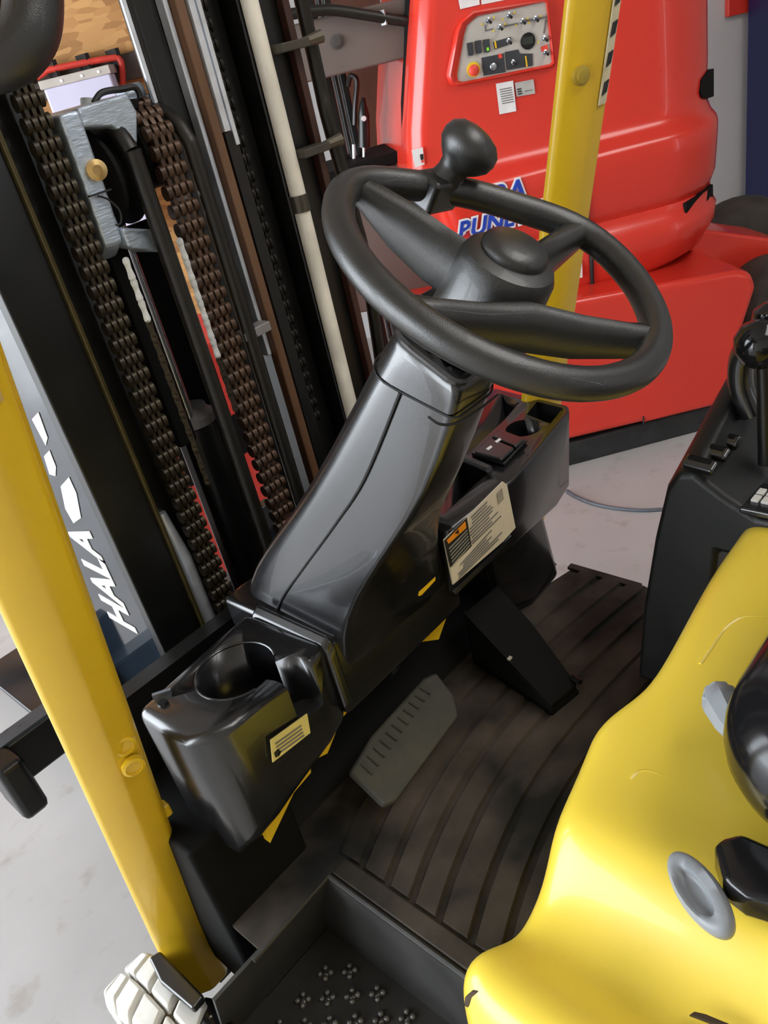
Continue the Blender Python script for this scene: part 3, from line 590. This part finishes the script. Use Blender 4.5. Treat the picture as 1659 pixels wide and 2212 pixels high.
# small silver sprayed chains
def eight(mt):
    g = MB(); o = []
    for k in range(28):
        t = 2 * math.pi * k / 28; r = .0055 + .0026 * math.cos(2 * t); o.append((r * 1.15 * math.sin(t), .0155 * math.cos(t)))
    g.prism([(0, a, b) for a, b in o], (.004, 0, 0)); g.lathe([(.0028, -.003), (.0028, .0065)], (0, 0, .0095), (1, 0, 0), 8); g.lathe([(.0028, -.003), (.0028, .0065)], (0, 0, -.0095), (1, 0, 0), 8)
    me = g.mesh('link'); me.materials.append(mt); return me
es_, ed_ = eight(SILV), eight(OILC)
def small_chain(x, y, z0, z1, zs, lab):
    first = None; z = z1
    while z > z0:
        me = es_ if z > zs else ed_
        if first is None:
            first = link('signal_chain', me.copy(), mast, None, lab); first.data.transform(Matrix.Rotation(.9, 4, 'Z')); first.data.transform(Matrix.Translation((x, y, z)))
        else:
            o = link('link', me, first); o.location = (x, y, z); o.rotation_euler = (0, 0, .9)
        z -= .0285
small_chain(.545, 1.0, .98, 1.30, 1.235, 'small chain sprayed silver at the top')
small_chain(.626, .99, 1.05, 1.30, 1.14, 'small chain sprayed silver at the top')
hose('mast_hose', [(.602, 1.06, 1.47), (.602, 1.02, 1.462), (.602, .994, 1.43), (.602, .990, 1.38), (.602, .99, .9), (.602, .99, .4)], .0115, HOSE)
hose('mast_hose', [(.690, 1.07, 1.475), (.690, 1.03, 1.462), (.690, .996, 1.43), (.690, .99, 1.36), (.690, .99, .9), (.690, .99, .6)], .0105, HOSE)
obj('chain_anchor', MB().bb(.68, .73, .985, 1.01, 1.145, 1.16), mat('anchor_grey', (.30, .28, .28), .5, .3), mast, bevel=.002)
# carriage and forks ahead of the mast
car = obj('carriage', MB().bb(.16, 1.13, 1.39, 1.43, .43, .525), BLKM, fk, bevel=.006)
obj('end_stop', MB().bb(.135, .185, 1.33, 1.43, .40, .53), BLKM, car, bevel=.012)
obj('bar_cap', MB().bb(.17, 1.12, 1.392, 1.43, .524, .532), mat('slate_bar', (.05, .06, .07), .3), car)
GLF = mat('gloss_black_fork', (.010, .014, .020), .10, var=.3, scale=10, rvar=.05)
for x0, lab in ((.368, None), (.80, None)):
    f = obj('fork', MB().prism([(x0, 1.43, .62), (x0, 1.43, .10), (x0, 1.445, .06), (x0, 2.45, .06), (x0, 2.45, .075), (x0, 1.52, .10), (x0, 1.462, .16), (x0, 1.462, .62)], (.125, 0, 0)), GLF, car, bevel=.004, label=lab)
GLS = mat('gloss_black_side_plate', (.008, .012, .018), .07, var=.3, scale=10, rvar=.04)
sp_ = obj('mast_side_plate', MB().bb(.419, .431, 1.135, 1.42, .34, 2.0), GLS, mast, bevel=.002, label='glossy black plate with white painted letters')
lt = text('lettering', 'HALA', (0, 0, 0), (0, 0, 1), (-1, 0, 0), .128, WHITE, sp_, .0006, 0, .0042); lt.data.transform(Matrix.Scale(.66, 4, (0, 0, 1))); lt.data.transform(Matrix.Translation(PX(222, 1252, .4182)))
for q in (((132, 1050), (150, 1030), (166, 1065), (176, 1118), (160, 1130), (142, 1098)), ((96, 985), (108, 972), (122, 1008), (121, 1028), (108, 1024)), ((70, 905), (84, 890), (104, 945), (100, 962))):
    obj('glare_patch', MB().prism([PX(x, y, .4188) for x, y in q], (-.0012, 0, 0)), WHITE, sp_, bevel=.0005)  # glare on the gloss plate painted on as flat white patches
# front wheel with white tyre
TYREG = mat('dirty_tyre_groove', (.10, .075, .045), .8)
tw_ = obj('front_wheel', MB().lathe([(.11, 0), (.165, -.002), (.186, .006), (.188, .02), (.188, .06), (.186, .076), (.165, .084), (.11, .08)], (.056, .83, .200), (1, 0, 0), 48), TYREG, fk, label='white non-marking tyre')
obj('rim', MB().lathe([(.112, .02), (.10, .03), (.05, .05), (.04, .03), (.005, .03)], (.056, .83, .200), (1, 0, 0), 28), YELP, tw_)
bl = MB()
rg = []
for u_ in range(6):
    a = (u_ / 5 - .5) * .235; rg.append([(x, math.sin(a + k_) * r_, math.cos(a + k_) * r_ - .19) for x, r_, k_ in ((-.002, .150, .0), (-.006, .180, .0), (.004, .201, .0), (.038, .203, .09), (.041, .186, .09), (.041, .150, .09))])
bl.loft(rg); bl = bl.mesh('tread_block'); bl.shade_smooth(); bl.set_sharp_from_angle(angle=math.radians(50)); bl.materials.append(TYREW)
for k in range(22):
    for s in (0, 1):
        a = 2 * math.pi * (k + s * .5) / 22; o = link('tread_block', bl, tw_)
        o.location = (.056 if not s else .138, .83 + math.sin(a) * .19, .200 + math.cos(a) * .19); o.rotation_euler = Matrix.Rotation(-a, 3, 'X').to_euler() if not s else (Matrix.Rotation(-a, 3, 'X') @ Matrix.Rotation(math.pi, 3, 'Z')).to_euler()
        b = o.modifiers.new('bevel', 'BEVEL'); b.width = .004; b.segments = 2; b.limit_method = 'ANGLE'
obj('mudguard', MB().prism([PZ(x, y, .425) for x, y in ((320, 2068), (345, 2052), (440, 2150), (415, 2180), (345, 2120))], (0, 0, -.015)), BLK, fk, bevel=.004)

# ---- cowl, column and dash
yel = MB().prism([(.300, .735, .600), (.36, .735, .640), (.395, .735, .645), (.40, .735, .662), (.43, .735, .650), (.47, .735, .683), (.64, .735, .692), (.69, .735, .660), (.72, .735, .688), (.72, .735, .75), (.300, .735, .75)], (0, .012, 0))
obj('cowl_frame', yel, YELP, fk)
# cup holder box
cbx = MB().loft([[(.250, .832, .60), (.452, .856, .66), (.462, .70, .715), (.415, .692, .700), (.31, .696, .678), (.272, .708, .655), (.255, .732, .62)], [(.246, .832, .85), (.452, .856, .85), (.462, .70, .85), (.430, .690, .85), (.30, .696, .85), (.268, .708, .85), (.252, .732, .85)]])
cup = obj('cup_holder', cbx, BLK, fk, bevel=.016, seg=4)
CH = V((.363, .768, 0))
cut(cup, [MB().cyl((CH.x, CH.y, .74), (CH.x, CH.y, .90), .0525, 40), MB().prism([(.392, .735, .775), (.372, .716, .775), (.395, .660, .775), (.428, .660, .775), (.420, .72, .775)], (0, 0, .12))])
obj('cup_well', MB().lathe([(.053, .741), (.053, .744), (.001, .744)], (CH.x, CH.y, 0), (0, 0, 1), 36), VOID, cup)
obj('rim_edge', MB().tube([(CH.x + .0525 * math.cos(math.radians(t)), CH.y + .0525 * math.sin(math.radians(t)), .850) for t in range(-30, 270, 10)], .0016, 6), BLK, cup)
obj('screw', MB().lathe([(.007, 0), (.006, .003), (.001, .003)], PZ(352, 1520, .850), (0, 0, 1), 14), BLKG, cup); obj('clip', MB().box(PZ(350, 1498, .852), (.024, .005, .006), Matrix.Rotation(-.6, 3, 'Z')), STEEL, cup)
sk = [(583, 1598), (662, 1541), (669, 1582), (588, 1646)]
stk = obj('sticker', MB().prism([PY(x, y, .6895) for x, y in sk], (0, -.0015, 0)), CSTK, cup, label='pale yellow instruction sticker')
for k in range(4):
    x0, y0 = 594 + k * 2, 1606 + k * 7
    obj('print_line', MB().prism([PY(x, y, .6875) for x, y in ((x0, y0), (x0 + 56, y0 - 40), (x0 + 57, y0 - 38), (x0 + 1, y0 + 2))], (0, -.0008, 0)), PRINTG, stk)
obj('print_mark', MB().prism([PY(x, y, .6875) for x, y in ((592, 1626), (600, 1618), (607, 1622), (603, 1632), (595, 1636))], (0, -.0008, 0)), PRINT, stk)
obj('parting_rib', MB().prism([(.452, .850, .842), (.452, .70, .842), (.452, .690, .83), (.452, .688, .735), (.452, .705, .735), (.452, .850, .78)], (.018, 0, .012)), BLK, fk, bevel=.008, seg=4)
# cowl under the column, then the column itself
obj('cowl', MB().prism([(.458, .698, .717), (.458, .690, .80), (.458, .694, .845), (.458, .92, .845), (.458, .92, .717)], (.262, 0, .004)), BLK, fk, bevel=.008, seg=3)
# stations: front y,z / rear y,z / left x, rear right x, front right x
st = [(.532, 1.266, .449, 1.217, .515, .588, .655), (.540, 1.254, .452, 1.205, .514, .587, .655), (.580, 1.217, .458, 1.180, .511, .580, .655), (.683, 1.092, .506, 1.090, .501, .574, .662), (.767, 1.004, .560, 1.025, .496, .590, .675), (.862, .915, .617, .955, .489, .634, .690), (.915, .850, .669, .882, .479, .676, .700), (.930, .800, .688, .820, .473, .695, .705), (.930, .74, .690, .745, .473, .70, .705)]
def colring(i, grow=0.0):
    yf, zf, yr, zr, xl, xrr, xfr = st[i]; F, R = V((0, yf, zf)), V((0, yr, zr)); out = []
    cs_ = [(xrr, 0.0, .020), (xfr, 1.0, .035), (xl + .004, 1.0, .055), (xl, 0.0, .010)]     # corners: x, depth, radius
    L_ = (F - R).length; P = [V((x, d * L_, 0)) for x, d, r in cs_]; ctr = sum(P, V()) / 4; loop = []
    for k in range(4):
        p0, p1, p2 = P[k - 1], P[k], P[(k + 1) % 4]; r = min(cs_[k][2], .45 * (p0 - p1).length, .45 * (p2 - p1).length)
        a, b = p1 + (p0 - p1).normalized() * r, p1 + (p2 - p1).normalized() * r
        for q in range(7): t = q / 6; loop.append(a * (1 - t) ** 2 + p1 * 2 * t * (1 - t) + b * t * t)
    for q in loop:
        q = ctr + (q - ctr) * (1 + grow); out.append(V((q.x, 0, 0)) + R + (F - R) * (q.y / L_))
    return out
colu = obj('steering_column', MB().loft([colring(i) for i in range(len(st))]), BLK, fk, smooth=35, sub=1)
obj('collar', MB().tube(colring(0, .02), .005, 8, closed=True), BLK, colu)
obj('seam', MB().tube(colring(2, .004), .0012, 6, closed=True), PRINT, colu)
sm = []
for i in range(2, 8):
    yf, zf, yr, zr, xl, q1_, q2_ = st[i]; k = (0, 0, .52, .50, .50, .50, .55, .62)[i]; sm.append(V((xl + .0005 + k * .001, yr + (yf - yr) * k, zr + (zf - zr) * k)))
obj('seam', MB().tube(smooth_path(sm, 6), .0016, 6), PRINT, colu)
obj('sensor_wire', MB().tube(smooth_path([PY(925, 900, .452), PY(950, 916, .446), PY(985, 914, .444), PY(1030, 888, .447), PY(1076, 852, .455)], 5), .0013, 6), PRINT, colu)
obj('warning_sticker', MB().prism([PY(x, y, .689) for x, y in ((900, 1272), (928, 1243), (936, 1240), (936, 1252), (906, 1284), (900, 1286))], (0, -.004, 0)), YSTK, colu, label='small yellow warning sticker')
# dash: right half
dm = MB().prism([(.700, .700, .775), (.812, .672, .775), (.835, .668, .775), (1.045, .700, .775), (1.062, .72, .79), (1.062, .85, .80), (.95, .90, .80), (.70, .90, .775)], (0, 0, .001))
dash = obj('dashboard', MB().loft([[(.690, .688, .765), (.812, .672, .770), (.835, .670, .772), (1.000, .700, .735), (1.070, .715, .735), (1.080, .86, .75), (.95, .90, .80), (.69, .90, .77)],
                                  [(.690, .660, .893), (.812, .650, .897), (.832, .650, .898), (1.052, .688, .898), (1.078, .705, .892), (1.084, .86, .905), (.95, .90, .905), (.69, .90, .90)]]), BLK, fk, bevel=.006, seg=2)
def zbox(pxs, z0, z1): return MB().prism([(PZ(x, y, .90).x, PZ(x, y, .90).y, z0) for x, y in pxs], (0, 0, z1 - z0))
hc = PZ(1130, 921, .90)
cut(dash, [zbox([(955, 1105), (990, 985), (1052, 1013), (1050, 1022)], .80, .95), zbox([(1010, 985), (1085, 855), (1122, 870), (1090, 905), (1022, 965)], .80, .95), zbox([(1137, 893), (1160, 866), (1216, 876), (1188, 910)], .83, .95), MB().cyl((hc.x, hc.y, .84), (hc.x, hc.y, .95), .029, 28)])
obj('tray_edge', MB().tube([PZ(994, 986, .901), PZ(1057, 1014, .901)], .006, 8), mat('grey_edge_plastic', (.06, .058, .06), .35), dash)
swb = obj('switch_block', MB().prism([PZ(x, y, .898) for x, y in ((1018, 985), (1078, 932), (1140, 955), (1090, 1008))], (0, 0, .006)), BLK, dash, bevel=.002)
for q in ([(1024, 984), (1060, 952), (1112, 974), (1084, 1000)], [(1062, 950), (1084, 934), (1134, 955), (1114, 972)]):
    obj('rocker_switch', MB().prism([PZ(x, y, .905) for x, y in q], (0, 0, .007)), BLK, swb, bevel=.003)
for x, y in ((1056, 968), (1075, 952)): obj('print_mark', MB().prism([PZ(x + a, y + b, .9125) for a, b in ((-6, 2), (4, -5), (8, -2), (-1, 5))], (0, 0, .0008)), WHITE, swb)
PLC = [(957, 1166), (1084, 1040), (1092, 1046), (1111, 1139), (1085, 1168), (976, 1262)]
plc = obj('placard', MB().prism([PY(x, y, .652 + (y - 1040) * 1.0e-4) for x, y in PLC], (0, -.0025, 0)), PAPER, dash, label='cream rating placard with orange warning band')
def onplc(name, q, mt, t=.0006): return obj(name, MB().prism([PY(x, y, .6485 + (y - 1040) * 1.0e-4) for x, y in q], (0, -t, 0)), mt, plc)
onplc('warning_field', [(959, 1168), (1008, 1118), (1018, 1180), (972, 1226)], PRINT); onplc('orange_band', [(964, 1167), (1004, 1126), (1006, 1140), (968, 1174)], ORANGE, .0012)
onplc('warning_triangle', [(981, 1152), (988, 1143), (990, 1152)], PRINT, .0018)
for k in range(6): onplc('print_line', [(969 + k * 1.6, 1184 + k * 7), (1008 + k * 1.2, 1144 + k * 6.4), (1008.4 + k * 1.2, 1146 + k * 6.4), (969.4 + k * 1.6, 1186.5 + k * 7)], mat('grey_line', (.30, .28, .24), .5), .0012)
for k in range(15):
    t = k / 14.; xa, ya = 1014 + t * 2 - max(0, t - .55) * 90, 1120 + t * 105; xb, yb = 1072 + t * 26, 1064 + t * 78
    if t > .6: xa, ya = 985 + (t - .6) * 8, 1226 + (t - .6) * 62
    f1 = random.uniform(0, .15); f2 = random.uniform(.6, .95)
    onplc('print_line', [(xa + (xb - xa) * f1, ya + (yb - ya) * f1), (xa + (xb - xa) * f2, ya + (yb - ya) * f2), (xa + (xb - xa) * f2 + .4, ya + (yb - ya) * f2 + 2.0), (xa + (xb - xa) * f1 + .4, ya + (yb - ya) * f1 + 2.0)], PRINTG)
onplc('chart', [(1073, 1066), (1084, 1055), (1088, 1078), (1077, 1089)], mat('grey_tone', (.33, .29, .24), .5))
obj('lower_lip', MB().tube([PY(978, 1283, .672), PY(1102, 1160, .668)], .005, 8), BLKG, dash)
obj('dash_leg', MB().loft([[(.92, .80, .495), (1.0, .772, .495), (1.10, .775, .495), (1.10, .90, .495), (.92, .90, .495)], [(.86, .77, .76), (.90, .74, .76), (1.01, .735, .76), (1.03, .90, .76), (.86, .90, .76)]]), BLK, fk, bevel=.02, seg=3)
# pedals
pp = [PZ(x, y, .60) for x, y in ((752, 1655), (820, 1700), (845, 1685), (984, 1510), (978, 1478), (942, 1446), (915, 1462), (800, 1585))]
for q in pp: q.z = .575 + (q.y - .70) * .45
ped = obj('brake_pedal', MB().prism(pp, (0, .012, -.018)), PEDR, fk, bevel=.006, label='grey rubber brake pedal')
for k in range(11):
    t = .1 + k * .08; a = pp[0].lerp(pp[6], t); b = pp[1].lerp(pp[4], t)
    obj('grip_bar', MB().tube([a.lerp(b, .1) + V((0, -.001, .001)), a.lerp(b, .42) + V((0, -.001, .001))], .0022, 6), PEDR, ped)
obj('pedal_arm', MB().tube([(.64, .80, .60), (.64, .88, .66), (.64, .92, .75)], .012, 8), BLKM, ped)
ac = [PZ(1000, 1322, .62), PZ(1190, 1525, .525), PZ(1248, 1478, .525), PZ(1150, 1345, .58), PZ(1075, 1262, .62)]
acp = obj('accelerator_pedal', MB().prism(ac, (0, .004, -.014)), VOID, fk, bevel=.004)
obj('pedal_base', MB().prism([(q.x, q.y, .50) for q in ac], (0, 0, .012)), VOID, acp); obj('pedal_side', MB().prism([ac[0], ac[1], V((ac[1].x, ac[1].y, .50)), V((ac[0].x, ac[0].y, .50))], (.006, 0, 0)), VOID, acp)
obj('hinge_bolt', MB().tube([PZ(1236, 1462, .535), PZ(1254, 1474, .535)], .005, 8), BLKM, acp); obj('return_clip', MB().box(PZ(1101, 1422, .585), (.008, .005, .003)), mat('pale_clip', (.5, .48, .42), .5), acp)

# ---- steering wheel
KW = .909; wcn = CAM + (V((.65, .481, 1.273)) - CAM) * KW; A_, B_ = math.radians(33.2), math.radians(7.7)
WN = V((math.sin(B_), -math.sin(A_) * math.cos(B_), math.cos(A_) * math.cos(B_))); WU = V((0, 1, 0)).cross(WN).normalized(); WV = WN.cross(WU)
fx = [0, 15, 30, 42, 52, 62, 78, 100, 125, 150, 180]; fr_ = [.145, .146, .152, .170, .178, .176, .170, .164, .163, .165, .168]
def rimr(th):
    p = abs((th - 58 + 180) % 360 - 180); return interp(p, fx, fr_)
def WP(th, r, n=0.0): t = math.radians(th); return wcn + (WU * (r * math.cos(t)) + WV * (r * math.sin(t)) + WN * n) * KW
rad = [sum(rimr(t + d) for d in (-8, -4, 0, 4, 8)) / 5 for t in range(0, 360, 4)]
rim = obj('steering_wheel', MB().tube([WP(t, rad[i]) for i, t in enumerate(range(0, 360, 4))], .0158 * KW, 18, closed=True), RUBH, fk, label='black four-spoke steering wheel with a flattened side')
obj('hub', MB().lathe([(.056, -.085), (.056, -.06), (.052, -.03), (.050, .004), (.046, .012), (.036, .016), (.001, .016)], wcn, WN, 40, KW), RUBH, rim)
obj('hub_cap', MB().lathe([(.0345, .012), (.0345, .021), (.031, .026), (.020, .029), (.001, .030)], wcn + WU * .004 + WV * .002, WN, 36, KW), RUBH, rim)
def spoke(pts, ws, hs):
    rings = []; pts = [V(p) for p in pts]
    for i, p in enumerate(pts):
        t = (pts[min(i + 1, len(pts) - 1)] - pts[max(i - 1, 0)]).normalized(); s_ = WN.cross(t).normalized(); nn = t.cross(s_)
        rings.append([p + s_ * (ws[i] * c) + nn * (hs[i] * q) for c, q in ((1, 0), (.8, .75), (0, 1), (-.8, .75), (-1, 0), (-.8, -.75), (0, -1), (.8, -.75))])
    return MB().loft(rings)
for th, r in ((109, .165), (8, .170)):
    obj('spoke', spoke([WP(th, .035, -.026), WP(th, .07, -.023), WP(th, .115, -.014), WP(th, r, -.001)], [.014, .012, .012, .014], [.030, .029, .025, .012]), RUBH, rim, smooth=60)
e0, e1 = WP(-176, .155, -.002), WP(-60, .160, -.002); mid = WP(-119, .066, -.018)
obj('spoke', spoke([e0, e0.lerp(e1, .10) - WN * .006, e0.lerp(mid, .58) - WN * .006, mid, e1.lerp(mid, .58) - WN * .006, e1.lerp(e0, .10) - WN * .006, e1], [.013, .011, .012, .014, .012, .011, .013], [.011, .019, .023, .025, .023, .018, .011]), RUBH, rim, smooth=60)
obj('spoke_web', spoke([WP(-119, .02, -.055), WP(-119, .066, -.03)], [.05, .06], [.02, .012]), RUBH, rim, smooth=60)
kb = WP(72, .146, .0); kx = (WN * .85 + WU * .40 - WV * .08).normalized()
kn = obj('spinner_knob', MB().lathe([(.018, -.014), (.0195, -.004), (.0185, .008), (.0165, .022), (.018, .030), (.026, .037), (.0335, .046), (.0355, .056), (.033, .066), (.024, .074), (.010, .078), (.001, .0785)], kb, kx, 32, .93 * KW), RUBH, rim)
obj('knob_clamp', MB().box(kb - WN * .002, (.046, .032, .034), frame(kb, WU, WN).to_3x3()), RUBH, rim, bevel=.006)

# ---- hood (battery cover)
xs = [.212, .2125, .217, .229, .249, .273, .30, .32, .345, .37, .395, .42, .46, .50, .526, .56, .60, .66, .74, .825, .90, .97]
zt = {.212: .50, .2125: .70, .217: .755, .229: .787, .249: .801, .273: .798, .30: .781, .32: .776, .345: .784, .37: .806, .395: .833, .42: .838}
fy = [(.212, .275), (.229, .312), (.249, .330), (.275, .330), (.306, .318), (.373, .317), (.42, .327), (.476, .338), (.526, .350), (.555, .346), (.60, .331), (.66, .334), (.825, .353), (.97, .357)]
def yfront(x): return interp(x, [a for a, b in fy], [b for a, b in fy])
rows = []
for x in xs:
    z = zt.get(x, .836); yf = yfront(x); zz = max(z, .52)
    col_ = [V((x, yf + .012, .50)), V((x, yf + .012, min(zz, .62))), V((x, yf + .010, zz - min(.05, zz - .50))), V((x, yf + .004, zz - min(.022, zz - .5))), V((x, yf - .006, zz - .006 if zz > .52 else zz)), V((x, yf - .022, zz)), V((x, yf - .055, zz + .002)), V((x, yf - .11, zz + .003)), V((x, .14, zz + .003)), V((x, .05, zz + .003)), V((x, -.10, zz)), V((x, -.35, zz)), V((x, -.6, zz))]
    rows.append(col_)
hood = obj('hood', MB().grid(rows), YEL, fk, smooth=80, sub=2, label='bright yellow moulded hood under the seat')
obj('hand_slot', MB().prism([PX(x, y, .2115) for x, y in ((1006, 2168), (1008, 2150), (1022, 2138), (1034, 2140), (1020, 2152), (1014, 2172))], (-.002, 0, 0)), mat('dark_brown_gap', (.04, .02, .006), .7), hood)
obj('latch_slot', MB().prism([PZ(x, y, .7935) for x, y in ((1488, 2196), (1500, 2188), (1525, 2194), (1600, 2225), (1590, 2235))], (0, 0, .003)), mat('dark_brown_gap', (.04, .02, .006), .7), hood, bevel=.001)
for q in ([(1362, 1684), (1378, 1670), (1402, 1668), (1440, 1682), (1500, 1706), (1570, 1738)], [(1512, 1436), (1535, 1402), (1560, 1366), (1585, 1344), (1612, 1334), (1665, 1336)]):
    obj('pressed_rib', MB().tube(smooth_path([PZ(x, y, .8360) for x, y in q], 5), .0026, 8), YEL, hood)
obj('rear_body', MB().bb(.225, 1.07, -.9, .26, .12, .52), YELP, fk, bevel=.02)

# ---- armrest console on the right
pfl = [(-.025, .515, .497, 0), (-.015, .503, .646, 0), (-.008, .482, .78, 0), (-.002, .464, .865, .06), (0, .448, .893, .085), (0, .425, .898, .085), (0, .385, .872, .03), (0, .34, .848, 0), (0, .10, .848, 0), (0, .10, .775, 0), (0, .392, .775, 0), (-.015, .405, .497, 0)]
cs = MB().loft([[(.93 + a, y, z) for a, y, z, k in pfl], [(1.13, y, z + k) for a, y, z, k in pfl]])
con = obj('armrest_console', cs, BLKC, fk, bevel=.010, seg=3)
for k, (px, py) in enumerate(((1512, 1000), (1540, 972), (1564, 946))):
    p = PY(px, py, .418); p.z -= .003; Rm = Matrix.Rotation(.42, 3, 'Y').inverted() @ Matrix.Rotation(-.1, 3, 'Z'); obj('slot_surround', MB().box(p, (.021, .046, .014), Rm), BLK, con, bevel=.005); obj('lever_slot', MB().box(p + V((.002, 0, .005)), (.010, .034, .008), Rm), VOID, con, bevel=.002)
kp = PZ(1650, 1090, .858); kpd = obj('keypad', MB().box(kp + V((.03, 0, -.004)), (.10, .05, .010)), BLK, con, bevel=.003)
for i in range(2):
    for j in range(3): obj('key', MB().box(kp + V((.006 + i * .018, -.014 + j * .013, .003)), (.015, .010, .004)), mat('pale_key', (.55, .54, .50), .4), kpd, bevel=.001)
lp = [PX(1655, 1000, 1.02), PX(1652, 850, 1.02), PX(1648, 760, 1.02)]
lv_ = obj('hydraulic_lever', MB().tube(lp, [.011, .010, .009], 12), BLKM, con); c = PX(1640, 742, 1.02)
obj('lever_knob', MB().lathe([(.010, -.032), (.024, -.022), (.0315, -.004), (.030, .012), (.020, .026), (.006, .031), (.001, .031)], c, (.05, .1, 1), 28), BLKG, lv_, label='gloss black ball knob')
c2 = PX(1668, 692, 1.06); obj('lever_knob', MB().lathe([(.010, -.030), (.022, -.018), (.026, 0), (.022, .016), (.010, .024), (.001, .025)], c2, (0, .1, 1), 24), BLKG, lv_, label='gloss black ball knob')
obj('hydraulic_lever', MB().tube(smooth_path([PX(1625, 895, 1.06), PX(1602, 840, 1.06), PX(1600, 790, 1.06), PX(1612, 755, 1.06), PX(1640, 735, 1.06)], 5), [.017] * 21, 12), BLK, con)

# ---- seat
sr = []
for z, g_ in ((.868, -.05), (.872, -.03), (.888, -.010), (.91, 0), (.945, 0), (.972, -.010), (.990, -.032), (.998, -.065)):
    sr.append([(.642 + x, -.072 + y, z + .012 * (y > .1)) for x, y in rrect(.440 + 2 * g_, .555 + 2 * g_, .095 + g_ * .3, 8)])
seat = obj('seat', MB().loft(sr), VINYL, fk, smooth=80, sub=1, label='gloss black seat cushion')
obj('seat_base', MB().bb(.46, .80, -.35, .10, .83, .875), BLKG, seat, bevel=.015)
obj('seat_rail', MB().prism([PZ(x, y, .862) for x, y in ((1540, 1870), (1562, 1856), (1600, 1845), (1720, 1900), (1720, 2020), (1610, 1985), (1565, 1950))], (0, 0, .03)), BLKG, seat, bevel=.006)
hk = PZ(1512, 1930, .872); hx_ = (PZ(1562, 2000, .872) - PZ(1468, 1862, .872)).normalized(); hn = V((-.55, -.35, .75)).normalized()
hn = (hn - hx_ * hn.dot(hx_)).normalized(); hy_ = hn.cross(hx_)
def HPt(a, b, n): return hk + hx_ * a + hy_ * b + hn * n
pf = [(.0, .82, .030), (-.010, .95, .018), (-.012, 1.0, .0), (-.010, .97, .010)]
rgs = []
for n_z, s_ in ((-.010, .80), (-.008, .95), (0, 1.0), (.006, .95), (.009, .82), (.008, .62), (.002, .52), (.001, .30)):
    rgs.append([HPt(.038 * s_ * math.cos(t), .017 * s_ * math.sin(t) if s_ > .7 else .0085 * s_ / .6 * math.sin(t) - .002, n_z) for t in [2 * math.pi * k / 32 for k in range(32)]])
obj('adjuster_handle', MB().loft(rgs), GREYP, seat, smooth=60, label='grey oval adjuster handle')
k0 = PZ(1562, 1520, .885); kd = (PZ(1540, 1480, .885) - PZ(1580, 1560, .885)).normalized()
obj('weight_knob', MB().lathe([(.010, -.040), (.0165, -.028), (.0195, -.004), (.0190, .006), (.015, .012), (.014, .017), (.001, .018)], k0, kd, 8), GREYP, seat, label='grey adjuster knob')
obj('knob_pointer', MB().box(k0 + kd * .017 + V((-.016, .0, .004)), (.014, .012, .012)), GREYP, seat, bevel=.003)
